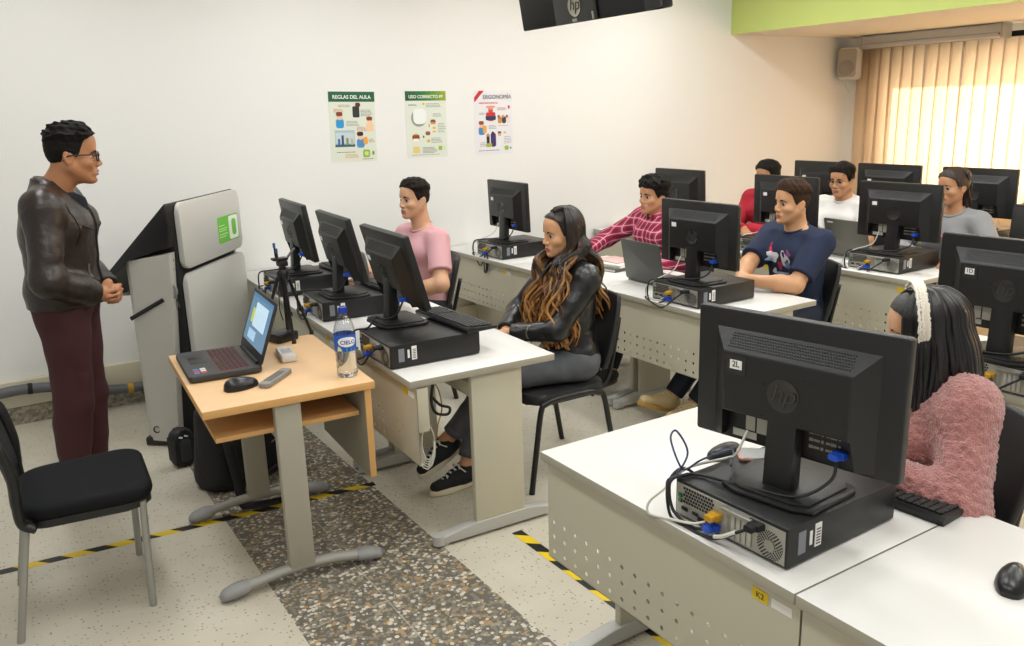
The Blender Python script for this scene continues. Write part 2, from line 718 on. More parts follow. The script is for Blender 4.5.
def valance():
    # long light-grey housing fixed below the soffit, along the blind
    t = thing('screen_housing', 'long grey metal roller housing mounted above the blind', 'housing', (7.5, 4.70, 2.25))
    b = MB()
    b.prism(rrect(.13, .115, .02), 1.32, frame_m((0, .66, 0), (1, 0, 0), (0, 0, 1)), bev=.004)
    b.build('casing', mat('grey_casing', '#c6c4bd', .45), t)
    for s in (-1, 1):
        b = MB()
        b.box((0, s * .668 + 0, .004), (.145, .03, .135), bev=.012)
        b.build('end_cap', mat('grey_cap', '#b9b6ae', .5), t)
    b = MB()
    b.box((-.068, 0, -.02), (.008, 1.3, .01), bev=.002)
    b.build('trim_strip', mat('grey_strip', '#a8a59d', .5), t)
    b = MB()
    b.cyl((-.075, -.655, -.03), (-.082, -.655, -.03), .008)
    b.build('knob', mat('red_dot', '#a03c20', .4), t)


valance()


def speaker():
    t = thing('wall_speaker', 'small white loudspeaker on the wall near the blind', 'speaker', (7.33, 5.42, 2.06), R(-62))
    b = MB()
    b.prism(rrect(.2, .3, .03), .15, frame_m((0, .07, 0), (-1, 0, 0), (0, 0, 1)), bev=.015)
    b.build('cabinet', mat('speaker_shell', '#ddd7cc', .5), t)
    b = MB()
    b.prism(rrect(.17, .26, .03), .006, frame_m((0, -.08, 0), (1, 0, 0), (0, 0, 1)), bev=.002)
    b.build('grille', mat('speaker_grille', '#a99f90', .7, bump=.3, bscale=600), t)
    b = MB()
    b.lathe([(0, .004), (.03, .005), (.066, .012), (.072, .008), (.072, 0)], M=frame_m((0, -.083, -.045), (1, 0, 0), (0, 0, 1)))
    b.build('cone', mat('speaker_cone', '#958b7d', .7), t)
    b = MB()
    b.box((0, .13, 0), (.05, .14, .05), bev=.005)
    b.build('bracket', GREY_PLASTIC, t)
    b = MB()
    b.tube(bez([(-.02, .07, -.14), (-.03, .075, -.18), (-.02, .12, -.22), (0, .17, -.27)]), .004)
    b.build('cable', WHITE_CORD, t)


speaker()


def tapes():
    ang = math.atan2(3.536 - 3.647, 1.393 + .052)
    o = MB()
    o.box2((-.9, -.022, 0), (.9, .022, .0006))
    ob = o.build('floor_tape', TAPE)
    ob.location = (.52, 3.607, .0003)
    ob.rotation_euler = (0, 0, ang)
    tag(ob, 'yellow and black hazard tape on the floor by the wooden laptop table', 'tape')
    o = MB()
    o.box2((-.024, -.95, 0), (.024, .72, .0006))
    ob = o.build('floor_tape', TAPE_Y)
    ob.location = (1.715, 2.02, .0003)
    tag(ob, 'yellow and black hazard tape on the floor below the near front desk', 'tape')


tapes()


def hose():
    t = thing('cable_conduit', 'grey cable conduit with yellow bands running low along the wall behind the teacher', 'conduit', (.2, 5.5, .2))
    pts = bez([(-1.2, 0, -.03), (-.7, 0, -.03), (-.24, 0.0, .02), (-.05, 0, .017), (.1, 0, -.01), (.25, -.01, -.055), (.42, -.01, -.08), (.62, 0, -.085), (.9, 0, -.088), (1.6, 0, -.09)], 8)
    b = MB()
    b.tube(pts, .03, 14)
    b.build('pipe', mat('conduit_grey', '#5f6063', .55), t)
    for x, w, m_ in ((-.09, .025, BLACK_MT), (0.05, .024, YELLOW_PL), (.085, .014, BLACK_MT), (.2, .03, YELLOW_PL), (.44, .03, YELLOW_PL), (.60, .03, YELLOW_PL)):
        k = min(range(len(pts)), key=lambda i: abs(pts[i].x - x))
        d = (pts[k + 1] - pts[k - 1]).normalized()
        b = MB()
        b.tube([pts[k] - d * w / 2, pts[k] + d * w / 2], .0325, 14)
        b.build('tape_band', m_, t)
    for x in (-.6, .1, .75):
        k = min(range(len(pts)), key=lambda i: abs(pts[i].x - x))
        b = MB()
        b.box2((pts[k].x - .01, .02, pts[k].z - .01), (pts[k].x + .01, .06, pts[k].z + .01))
        b.build('clip', GREY_PLASTIC, t)


hose()


def posters():
    # x range, z range on the wall (y = WY)
    yp = WY - .0025
    def base(nm, lab, x0, x1, z0, z1, bgc, skew):
        t = thing(nm, lab, 'poster', ((x0 + x1) / 2, yp, (z0 + z1) / 2), 0)
        t.rotation_euler = (0, skew, 0)
        b = MB()
        b.box((0, .001, 0), (x1 - x0, .0012, z1 - z0))
        b.build('sheet', bgc, t)
        return t, x1 - x0, z1 - z0

    layer = [0]
    store = {}

    def cur(t, c):
        if t.name not in store:
            store[t.name] = (MB(), [])
            layer[0] = 0
        b, ms = store[t.name]
        m = mat('print_' + c, c, .6)
        if m not in ms:
            ms.append(m)
        return b, ms.index(m)

    def done(t):
        b, ms = store[t.name]
        b.build('printed_pictures', ms, t, 0)

    def patch(t, nm, u, v, w, h, c, r=0.0, W=1, H=1, poly=None):
        layer[0] += 1
        y = -.0002 - .00003 * layer[0]
        b, mi = cur(t, c)
        pl = poly or (rrect(w * W, h * H, min(w * W, h * H) * r) if r else [(-w * W / 2, -h * H / 2), (w * W / 2, -h * H / 2), (w * W / 2, h * H / 2), (-w * W / 2, h * H / 2)])
        b.prism(pl, .0003, frame_m(((u - .5) * W, y, (.5 - v) * H), (1, 0, 0), (0, 0, 1)), mi=mi)

    def lines(t, nm, u0, u1, v, n, dv, c, W, H):
        b, mi = cur(t, c)
        for i in range(n):
            uu1 = u1 - (u1 - u0) * .25 * ((i * 7 + 3) % 4) / 4
            # short word-like dashes, as small print looks at this distance
            u = u0
            k = i
            while u < uu1:
                w = .022 + .017 * ((k * 5) % 3)
                x0, x1 = (u - .5) * W, (min(u + w, uu1) - .5) * W
                z = (.5 - v - i * dv) * H
                b.box2((x0, -.0006, z - .0022), (x1, -.0003, z + .0022), mi=mi)
                u += w + .011
                k += 1

    def title(t, s, u, v, size, c, W, H, **k):
        text_obj('title', s, size, frame_m(((u - .5) * W, -.0028, (.5 - v) * H), (1, 0, 0), (0, 0, 1)), mat('print_' + c, c, .6), t, **k)

    def person_pic(t, u, v, s, shirt, hair, skin, W, H):
        patch(t, 'illustration', u, v + .10 * s, .17 * s, .13 * s, shirt, .3, W, H)
        patch(t, 'illustration', u, v + .0 * s, .12 * s, .10 * s, skin, .48, W, H)
        patch(t, 'illustration', u - .005, v - .035 * s, .14 * s, .06 * s, hair, .45, W, H)

    # --- rules
    t, W, H = base('wall_poster', 'poster headed REGLAS DEL AULA in white letters on dark green, leftmost on the wall', 2.112, 2.446, 1.404, 1.872, mat('poster_pale_green', '#dde2d2', .6), R(1.2))
    patch(t, 'heading_band', .5, .071, 1.0, .142, '#145f37', 0, W, H)
    title(t, 'REGLAS DEL AULA', .5, .078, .0335, '#f2f4ee', W, H, bold=.0006)
    lines(t, 'small_print', .2, .5, .19, 2, .02, '#9aa392', W, H)
    lines(t, 'small_print', .1, .32, .25, 3, .018, '#d78d6a', W, H)
    lines(t, 'small_print', .68, .94, .26, 5, .02, '#8c8f86', W, H)
    lines(t, 'small_print', .36, .64, .42, 4, .02, '#9a9f96', W, H)
    lines(t, 'small_print', .58, .80, .505, 4, .018, '#cf8f80', W, H)
    patch(t, 'illustration', .58, .285, .15, .16, '#2d2e30', .2, W, H)
    patch(t, 'illustration', .625, .185, .11, .06, '#5a2d22', .4, W, H)
    person_pic(t, .22, .35, 1.0, '#2c97d4', '#7a3a20', '#eebc9a', W, H)
    person_pic(t, .87, .415, .95, '#f0c7a2', '#8a3b1e', '#f0c7a2', W, H)
    patch(t, 'photo', .31, .665, .43, .24, '#a9c0c9', 0, W, H)
    patch(t, 'photo', .31, .655, .40, .15, '#c6d2d4', 0, W, H)
    patch(t, 'photo', .31, .765, .43, .035, '#2f5a63', 0, W, H)
    for uu, cc, hh in ((.18, '#2d6f9e', .09), (.26, '#27486b', .14), (.36, '#7d8f4f', .1), (.46, '#b9b6a4', .09)):
        patch(t, 'photo', uu, .755 - hh / 2, .05, hh, cc, .3, W, H)
    person_pic(t, .65, .635, 1.0, '#4a8fc9', '#2a2025', '#eebc9a', W, H)
    patch(t, 'illustration', .76, .70, .10, .11, '#e7a23e', .4, W, H)
    lines(t, 'small_print', .84, .97, .68, 3, .02, '#b59a6a', W, H)
    lines(t, 'small_print', .12, .62, .86, 1, .02, '#55584f', W, H)
    lines(t, 'small_print', .3, .62, .895, 3, .02, '#d0a442', W, H)
    patch(t, 'emblem', .77, .885, .155, .115, '#93b83a', .25, W, H)
    patch(t, 'emblem', .77, .885, .09, .06, '#c7dc8c', .45, W, H)
    patch(t, 'emblem', .92, .88, .05, .06, '#7fa04a', .45, W, H)
    lines(t, 'small_print', .68, .97, .965, 1, .02, '#6a7064', W, H)
    done(t)
    # --- correct use
    t, W, H = base('wall_poster', 'poster headed USO CORRECTO on a green gradient band, middle of the three', 2.682, 3.006, 1.404, 1.868, mat('poster_pale_sage', '#dfe4d6', .6), R(.6))
    for k in range(8):
        c = '#%02x%02x%02x' % (24 + int(120 * max(0, k - 2) / 5), 84 + int(86 * k / 7), 52 - int(20 * k / 7))
        patch(t, 'heading_band', (k + .5) / 8, .071, .126, .142, c, 0, W, H)
    title(t, 'USO CORRECTO PP', .5, .085, .0305, '#f2f4ee', W, H, bold=.0006)
    lines(t, 'small_print', .07, .3, .2, 2, .012, '#8a9484', W, H)
    lines(t, 'small_print', .5, .9, .19, 3, .022, '#8a8f86', W, H)
    patch(t, 'illustration', .44, .19, .06, .035, '#e2bf52', .4, W, H)
    patch(t, 'illustration', .31, .40, .37, .26, '#8f988b', .48, W, H)
    patch(t, 'illustration', .335, .375, .32, .235, '#eceeea', .35, W, H)
    lines(t, 'small_print', .66, .9, .34, 3, .02, '#9aa094', W, H)
    lines(t, 'small_print', .78, .97, .49, 6, .026, '#8f958a', W, H)
    for u, v, w, h, c in ((.66, .46, .13, .065, '#8a4f1f'), (.66, .485, .13, .03, '#d9a03a'), (.68, .555, .07, .035, '#e3b743'), (.68, .61, .1, .03, '#e8c06a'), (.56, .52, .03, .05, '#cfa23c'),
                          (.22, .70, .19, .13, '#e8b04a'), (.22, .685, .18, .06, '#7a4a22'), (.22, .735, .15, .05, '#f2ede2'), (.41, .685, .04, .04, '#4d7a45'), (.52, .635, .12, .06, '#94581f'), (.53, .75, .08, .05, '#e3b743')):
        patch(t, 'illustration', u, v, w, h, c, .45, W, H)
    lines(t, 'small_print', .6, .88, .71, 4, .022, '#8f958a', W, H)
    patch(t, 'illustration', .22, .88, .16, .1, '#e6cd7c', .15, W, H)
    lines(t, 'small_print', .38, .74, .85, 5, .02, '#7d8478', W, H)
    patch(t, 'emblem', .82, .865, .1, .065, '#9dbb3a', .3, W, H)
    patch(t, 'emblem', .93, .865, .05, .05, '#dbe0b8', .3, W, H)
    lines(t, 'small_print', .1, .95, .96, 1, .02, '#a0a79a', W, H)
    done(t)
    # --- ergonomics
    t, W, H = base('wall_poster', 'poster headed ERGONOMIA with a red corner ribbon, rightmost of the three', 3.246, 3.578, 1.396, 1.864, mat('poster_white', '#e6e4e6', .6), R(.1))
    patch(t, 'ribbon', .13, .085, 1, 1, '#c62430', 0, W, H, poly=[(-.13 * W, -.095 * H), (-.13 * W, -.02 * H), (.0, .085 * H), (.13 * W, .085 * H)])
    title(t, 'ERGONOMÍA', .6, .1, .042, '#6b6967', W, H)
    lines(t, 'small_print', .12, .7, .185, 2, .012, '#d04b50', W, H)
    person_pic(t, .42, .30, 1.05, '#c02535', '#c9967a', '#c8463f', W, H)
    patch(t, 'illustration', .42, .42, .27, .08, '#232c4a', .3, W, H)
    patch(t, 'illustration', .42, .365, .25, .06, '#c8232f', .4, W, H)
    patch(t, 'illustration', .42, .25, .24, .03, '#e09a90', .4, W, H)
    lines(t, 'small_print', .6, .86, .27, 3, .016, '#c08a70', W, H)
    patch(t, 'illustration', .91, .26, .05, .05, '#c62430', .3, W, H)
    lines(t, 'small_print', .12, .28, .345, 2, .018, '#8d8d90', W, H)
    for uu, c1, c2 in ((.66, '#c78d45', '#8a5a30'), (.77, '#35383f', '#d98d5a'), (.88, '#e0ddd6', '#c04a35')):
        patch(t, 'illustration', uu, .46, .11, .11, c1, .4, W, H)
        patch(t, 'illustration', uu - .03, .405, .06, .05, c2, .45, W, H)
    lines(t, 'small_print', .6, .95, .55, 1, .02, '#d09a8a', W, H)
    person_pic(t, .17, .53, .95, '#3c86c4', '#8c4a25', '#eebc9a', W, H)
    patch(t, 'illustration', .25, .6, .1, .12, '#e5a83e', .3, W, H)
    lines(t, 'small_print', .36, .58, .545, 3, .022, '#8d8d90', W, H)
    for uu, vv, w, h, c in ((.33, .77, .08, .2, '#2e2c33'), (.47, .77, .14, .22, '#3f2a63'), (.33, .69, .06, .05, '#c98f70'), (.46, .665, .07, .05, '#3a2420'), (.35, .85, .16, .06, '#a9b24a'), (.64, .68, .09, .065, '#d9a98c'), (.64, .655, .09, .03, '#6b3a22'), (.78, .66, .07, .03, '#e2be62')):
        patch(t, 'illustration', uu, vv, w, h, c, .35, W, H)
    lines(t, 'small_print', .12, .28, .81, 3, .025, '#8d8d90', W, H)
    lines(t, 'small_print', .76, .97, .73, 5, .025, '#9a9aa0', W, H)
    lines(t, 'small_print', .08, .75, .935, 1, .02, '#55555a', W, H)
    patch(t, 'emblem', .82, .905, .12, .07, '#93b83a', .45, W, H)
    patch(t, 'emblem', .93, .91, .04, .03, '#6a6a70', .2, W, H)

    done(t)


posters()


# ------------------------------------------------------------------ desks
def perf_panel(b, L, z0, z1, thick, rows, first, pitch, count, r, x=0.0, mi=0):
    """sheet in the YZ plane at x (front face) with rows of real round holes"""
    h = pitch / 2

    def quad(ya, yb, za, zb, xx, flip):
        v = [(xx, ya, za), (xx, yb, za), (xx, yb, zb), (xx, ya, zb)]
        b.add(v, [(0, 1, 2, 3) if flip else (3, 2, 1, 0)], mi)
    zs = sorted(rows)
    lim = min((zs[1] - zs[0]) / 2, h) * .96
    ya, yb = first - h, first + (count - .5) * pitch
    for xx, fl in ((x, False), (x + thick, True)):
        quad(0, ya, z0, z1, xx, fl)
        quad(yb, L, z0, z1, xx, fl)
        lo = z0
        for z in zs:
            quad(ya, yb, lo, z - lim, xx, fl)
            lo = z + lim
        quad(ya, yb, lo, z1, xx, fl)
    oct_ = [(math.cos(PI / 4 * k), math.sin(PI / 4 * k)) for k in range(8)]
    sq = [(1, 0), (1, 1), (0, 1), (-1, 1), (-1, 0), (-1, -1), (0, -1), (1, -1)]
    for z in zs:
        for i in range(count):
            y = first + i * pitch
            v = []
            for xx in (x, x + thick):
                v += [(xx, y + c * r, z + s * r) for c, s in oct_]
                v += [(xx, y + c * h, z + s * lim) for c, s in sq]
            f = []
            for k in range(8):
                k2 = (k + 1) % 8
                f.append((k, 8 + k, 8 + k2, k2))
                f.append((16 + k, 16 + k2, 24 + k2, 24 + k))
                f.append((k, k2, 16 + k2, 16 + k))
            b.add(v, f, mi)
    b.box2((x, 0, z1 - .002), (x + thick, L, z1), mi=mi)
    b.box2((x, 0, z0), (x + thick + .02, L, z0 + .002), mi=mi)


YEL_TAG = mat('yellow_tag', '#e3c321', .5)


def make_desk(L, label, x, y, rz, group):
    t = thing('computer_desk', label, 'desk', (x, y, 0), rz, group)
    b = MB()
    b.box2((0, .001, .707), (.655, L - .001, .735), bev=.0016)
    for f in b.bm.faces:
        f.normal_update()
        if abs(f.normal.z) < .5:
            f.material_index = 1
    b.build('tabletop', [DESK_TOP, DESK_EDGE], t)
    b = MB()
    nh = int((L - .09) / .0535)
    perf_panel(b, L - .004, .384, .705, .0022, (.412, .461, .51), L - .032 - (nh - 1) * .0535, .0535, nh, .0072, x=.022)
    pn = b.build('modesty_panel', DESK_METAL, t, 20)
    b = MB()
    b.box2((.0205, .085, .655), (.0222, .13, .683))
    b.build('yellow_tag', YEL_TAG, pn)
    b = MB()
    b.box2((.0205, .02, .658), (.0222, .075, .68))
    b.build('white_tag', PAPER, pn)
    b = MB()
    b.box2((.026, .004, .52), (.075, L - .01, .70), bev=.003)
    b.build('cable_tray', DESK_METAL, t)
    for yy in (.021, L - .051):
        b = MB()
        b.box2((.27, yy, .05), (.505, yy + .03, .707), bev=.004)
        b.build('leg', DESK_METAL, t)
        b = MB()
        b.prism([(.10, .012), (.66, .012), (.66, .048), (.52, .066), (.25, .066), (.10, .048)], .05, frame_m((0, yy + .04, 0), (1, 0, 0), (0, 0, 1)), bev=.007)
        for xx in (.10, .66):
            b.cyl((xx, yy + .015, .010), (xx, yy + .015, .05), .0265, n=18)
        for xx in (.13, .62):
            b.cyl((xx, yy + .015, 0.0), (xx, yy + .015, .015), .016, n=14)
        b.build('foot', DESK_FOOT, t)
    b = MB()
    b.box2((.28, .03, .60), (.31, L - .03, .66), bev=.003)
    b.build('crossbar', DESK_METAL, t)
    return t


RZ1 = R(-2.2)


def row_pt(x, y, x0, y0, rz):
    return (x0 + x * math.cos(rz) - y * math.sin(rz), y0 + x * math.sin(rz) + y * math.cos(rz))


G1, G2, G3, G4 = ('desks of the row nearest the teacher', 'desks of the second row', 'desks of the third row', 'desks of the row along the window')
for i, lb in enumerate(('grey perforated desk carrying the near monitor of the front row, beside the wooden table',
                        'grey perforated desk carrying the middle monitor of the front row',
                        'grey perforated desk against the white wall at the far end of the front row')):
    px, py = row_pt(0, .935 * i, 1.29, 2.79, RZ1)
    make_desk(.935, lb, px, py, RZ1, G1)
for i, lb in enumerate(('grey desk of the man in the navy shirt, near end of the second row',
                        'grey desk in front of the man in the plaid shirt, middle of the second row',
                        'grey desk against the white wall at the far end of the second row')):
    make_desk(.955, lb, 2.905, 2.725 + .955 * i, 0, G2)
for i, lb in enumerate(('grey desk before the woman in the grey sweater, near end of the third row',
                        'grey desk before the man in the white shirt, middle of the third row',
                        'grey desk before the man in the red shirt, by the wall in the third row')):
    make_desk(.97, lb, 4.34, 2.67 + .97 * i, 0, G3)
for i, lb in enumerate(('grey desk at the near end of the last row, by the blind',
                        'grey desk in the middle of the last row, by the blind',
                        'grey desk at the far end of the last row, in the wall corner')):
    make_desk(.97, lb, 5.65, 2.62 + .97 * i, 0, G4)
make_desk(.935, 'grey perforated desk with the large monitor in the foreground, yellow tag on its front', 1.312, 1.014, 0, 'desks across the aisle in front')
_t = [c for c in [o for o in COL.objects if o.get('label', '').startswith('grey perforated desk with the large')][0].children if c.name.startswith('modesty_panel')][0]
text_obj('tag_lettering', 'K2', .02, frame_m((.0203, .107, .668), (0, -1, 0), (0, 0, 1)), INK, [c for c in _t.children if c.name.startswith('yellow_tag')][0])
make_desk(.935, 'grey desk in the lower right corner with only a black mouse on it', 1.312, .077, 0, 'desks across the aisle in front')
make_desk(.955, 'grey desk behind the woman in pink, at the right edge', 2.885, .93, 0, 'desks across the aisle behind the woman in pink')


# ------------------------------------------------------------------ monitors
def make_monitor():
    t = thing('computer_monitor', 'x', 'monitor')
    b = MB()
    # foot plate, tapered towards the front
    pl = [(-.125, -.075), (-.105, -.118), (.06, -.135), (.085, -.12), (.095, 0), (.085, .12), (.06, .135), (-.105, .118), (-.125, .075)]
    b.prism(pl, .012, Matrix.Translation((0, 0, 0)), bev=.004)
    b.prism([(x * .9, y * .86) for x, y in pl], .007, Matrix.Translation((0, 0, .011)), bev=.003)
    b.build('stand_base', BLACK_PL, t)
    b = MB()
    b.prism([(-.062, 0), (-.02, 0), (-.014, .2), (-.05, .2)], .074, frame_m((0, .037, .012), (1, 0, 0), (0, 0, 1)), bev=.004)
    b.build('stand_neck', BLACK_PL, t)
    # panel, built around the tilt pivot
    piv = Vector((-.01, 0, .2))
    z0, z1 = .085 - piv.z, .413 - piv.z
    px = .01
    b = MB()
    b.prism(rrect(.518, z1 - z0, .008, 3, 0, (z0 + z1) / 2), .03, frame_m((px - .012, 0, 0), (0, 1, 0), (0, 0, 1)), bev=.006)
    pan = b.build('display_panel', BLACK_PL, t)
    pan.location = piv
    b = MB()
    b.box2((px + .0175, -.248, z0 + .024), (px + .0186, .248, z1 - .016))
    b.build('screen', SCREEN, pan)
    xb, xf = px - .052, px - .011
    yo, yi = .205, .158
    zt, zp, zb, zo = z1 - .045, z1 - .095, z0 + .085, z0 + .012
    b = MB()
    v = [(xf, -yo, zt), (xf, yo, zt), (xb, -yi, zp), (xb, yi, zp), (xb, -yi, zb), (xb, yi, zb), (xf, -yi, zb), (xf, yi, zb),
         (xf, -yo, zo), (xf, yo, zo), (xb + .018, -yi - .012, zo), (xb + .018, yi + .012, zo), (xf, -yi - .012, zo), (xf, yi + .012, zo)]
    f = [(0, 1, 3, 2), (2, 3, 5, 4), (4, 5, 7, 6), (1, 9, 11, 5, 3), (0, 2, 4, 10, 8), (9, 13, 11), (8, 10, 12), (5, 11, 13, 7), (4, 6, 12, 10)]
    b.add(v, f)
    bmesh.ops.bevel(b.bm, geom=[e for e in b.bm.edges if all(abs(q.co.x - xb) < 1e-4 for q in e.verts)], offset=.006, segments=3, profile=.5, affect='EDGES')
    b.build('rear_cover', BLACK_PL, pan, 30)
    # perforated strip on the upper slope
    d = Vector((xb - xf, 0, zp - zt))
    nrm = Vector((-(zt - zp), 0, (xf - xb) * -1)).normalized()
    nrm = Vector((d.z, 0, -d.x)).normalized()
    b = MB()
    for i in range(46):
        for j in range(6):
            y = -.15 + .3 * i / 45
            c = Vector((xf, 0, zt)) + d * (.2 + .11 * j) + nrm * .0007
            c.y = y + (.003 if j % 2 else 0)
            b.box(c, (.0008, .0034, .0028), rot=Euler((0, math.atan2(-d.x, -d.z) * 1, 0)).to_matrix())
    b.build('vent', VENT, pan, 0)
    # maker's mark: ring with the two slanted letters
    zc = (zp + zb) / 2 - .004
    M = frame_m((xb - .0004, 0, zc), (0, -1, 0), (0, 0, 1))
    b = MB()
    b.lathe([(0, 0), (.036, 0), (.038, .0012), (.0405, .0012), (.0405, 0)], 36, M)
    lg = b.build('maker_mark', LOGO, pan)
    text_obj('lettering', 'hp', .062, M @ Matrix.Translation((0, .004, .0012)), mat('logo_letter', '#3b3936', .25), lg, shear=.28, extrude=.0006, bold=-.0006)
    b = MB()
    b.box2((xb - .0012, .098, zp - .052), (xb + .002, .15, zp - .006))
    lb = b.build('label_recess', mat('label_recess', '#252524', .3), pan)
    b = MB()
    b.box2((xb - .002, .108, zp - .038), (xb - .001, .14, zp - .016))
    b.build('asset_label', PAPER, lb)
    b = MB()
    for s, zz in ((-1, zp - .03), (-1, zb + .012), (1, zp - .06), (1, zb + .012)):
        b.lathe([(0, .0012), (.003, .001), (.003, 0)], 10, frame_m((xb - .0003, s * .05, zz), (0, -1, 0), (0, 0, 1)))
    b.build('screw_cap', LOGO, pan)
    # connector bay under the cover: rating labels one side, sockets the other
    b = MB()
    b.box2((xf - .002, .09, zo + .022), (xf + .001, .115, zb - .006))
    b.box2((xf - .002, .085, zo + .0), (xf + .001, .15, zo + .018))
    b.box2((xf - .002, .055, zo + .02), (xf + .001, .085, zb - .004))
    b.build('rating_label', mat('rating_label', '#b7b4a8', .6), pan)
    b = MB()
    k = 0
    for r_ in range(3):
        for c_ in range(6):
            k += 1
            w = .006 + .004 * (k * 7 % 3)
            b.box((xf - .001, -.055 - c_ * .0135, zb - .014 - r_ * .017), (.002, w, .0055 + .002 * (k % 2)))
    b.build('socket_print', mat('socket_print', '#8f8c80', .5), pan)
    return t


def make_vga(parent, p, axis, name='video_plug', m=None):
    """blue video plug pointing away along axis (from p)"""
    b = MB()
    ax = Vector(axis).normalized()
    side = Vector((0, 1, 0)) if abs(ax.y) < .8 else Vector((1, 0, 0))
    up = ax.cross(side).normalized()
    M = frame_m(p, side, up)
    b.prism(rrect(.032, .016, .003), .018, M, bev=.002)
    b.prism(rrect(.024, .014, .003), .018, M @ Matrix.Translation((0, 0, .017)), bev=.002)
    return b.build(name, m or BLUE_PL, parent)


# ------------------------------------------------------------------ desktop computers (lying flat, back to the aisle)
def make_pc():
    t = thing('desktop_computer', 'x', 'computer')
    W, D, Hh = .338, .40, .1
    b = MB()
    b.box2((-D / 2, -W / 2, .004), (D / 2, W / 2, Hh), bev=.004)
    b.build('case', BLACK_PL, t)
    b = MB()
    for sx in (-.15, .15):
        for sy in (-.13, .13):
            b.cyl((sx, sy, 0), (sx, sy, .006), .012, n=12)
    b.build('rubber_feet', BLACK_MT, t)
    xr = -D / 2
    b = MB()
    b.box2((xr - .002, .0, .010), (xr, W / 2 - .006, .092), bev=.001)
    b.box2((xr - .0015, -W / 2 + .006, .010), (xr, -.0, .092), bev=.001)
    rp = b.build('rear_panel', SILVER, t)
    # fine mesh vent
    b = MB()
    for i in range(11):
        for j in range(5):
            b.box((xr - .0022, .137 - i * .0088 - (.0044 if j % 2 else 0), .084 - j * .0088), (.0012, .0062, .0062))
    b.build('rear_vent', VENT, rp, 0)
    b = MB()
    for c, sy, zz, w, h in ((0, .15, .062, .012, .009), (0, .15, .048, .012, .009), (0, .135, .03, .02, .009), (0, .1, .03, .018, .008),
                            (0, .075, .022, .03, .012), (0, .04, .022, .022, .012), (0, .04, .045, .018, .016)):
        b.box((xr - .003, sy, zz), (.004, w, h), bev=.001)
    b.build('sockets', BLACK_GL, rp)
    b = MB()
    for zz in (.062, .049):
        b.lathe([(0, .003), (.005, .003), (.005, 0)], 12, frame_m((xr - .003, .15, zz), (0, -1, 0), (0, 0, 1)))
    b.build('audio_jack', GREEN_PL, rp)
    b = MB()
    for k in range(4):
        b.box2((xr - .005, -.012 - k * .016 - .012, .016), (xr - .001, -.012 - k * .016, .074), bev=.0012)
    b.build('expansion_slot', mat('slot_cover', '#bcbab0', .4, metal=.5), rp)
    b = MB()
    b.box2((xr - .014, -.086, .078), (xr - .0, .012, .088), bev=.002)
    b.build('slot_latch', STEEL, rp)
    M = frame_m((xr - .002, -.123, .044), (0, -1, 0), (0, 0, 1))
    b = MB()
    b.lathe([(0, .003), (.014, .003), (.0145, .0015), (.014, 0)], 24, M)
    b.build('fan_hub', STEEL, rp)
    b = MB()
    for k in range(5):
        r_ = .0175 + k * .004
        for q in range(14 + 4 * k):
            a = 2 * PI * (q + .5 * (k % 2)) / (14 + 4 * k)
            b.box((xr - .0024, -.123 - math.cos(a) * r_, .044 + math.sin(a) * r_), (.001, .0026, .0026))
    b.build('fan_grille', VENT, rp, 0)
    b = MB()
    b.box2((xr - .006, -.108, .072), (xr, -.066, .09), bev=.002)
    b.build('power_inlet', BLACK_GL, rp)
    # stickers on the side facing the aisle
    b = MB()
    b.box2((-.165, -W / 2 - .0012, .028), (-.14, -W / 2 + .001, .082))
    b.build('grey_sticker', mat('grey_sticker', '#7d8187', .5), t)
    b = MB()
    b.box2((-.126, -W / 2 - .0012, .04), (-.117, -W / 2 + .001, .074))
    b.build('barcode_sticker', PAPER, t)
    b = MB()
    b.box2((-.108, -W / 2 - .0014, .03), (-.086, -W / 2 + .001, .086))
    st = b.build('asset_sticker', PAPER, t)
    b = MB()
    for k in range(6):
        b.box2((-.104, -W / 2 - .0022, .036 + k * .007), (-.09, -W / 2 - .0012, .0385 + k * .007))
    b.build('barcode', INK, st, 0)
    b = MB()
    b.box2((D / 2 - .002, -W / 2 + .01, .01), (D / 2 + .008, W / 2 - .01, .095), bev=.004)
    fr = b.build('front_bezel', BLACK_GL, t)
    b = MB()
    b.box2((D / 2 + .007, -.02, .06), (D / 2 + .009, .13, .075), bev=.001)
    b.build('disc_tray', DGREY, fr)
    return t


def make_keyboard():
    t = thing('keyboard', 'x', 'keyboard')
    b = MB()
    b.prism([(-.075, 0), (.07, 0), (.075, .008), (.07, .013), (-.072, .023), (-.078, .015)], .45, frame_m((0, .225, 0), (1, 0, 0), (0, 0, 1)), bev=.003)
    b.build('body', BLACK_PL, t)
    b = MB()
    for r_ in range(6):
        x = -.055 + r_ * .0195
        z = .023 - (x + .072) * .0704
        y = -.212
        k = 0
        while y < .205:
            w = .0165
            if r_ == 5 and -.05 < y < 0.0:
                w = .1
            if abs(y - .075) < .011 or abs(y - .135) < .006:
                y += .012
            b.box((x, y + w / 2, z + .003), (.0165, w, .007), rot=(0, .07, 0), bev=.0018, seg=1)
            y += w + .0026
            k += 1
    b.build('keys', mat('key_caps', '#232324', .5), t, 30)
    return t


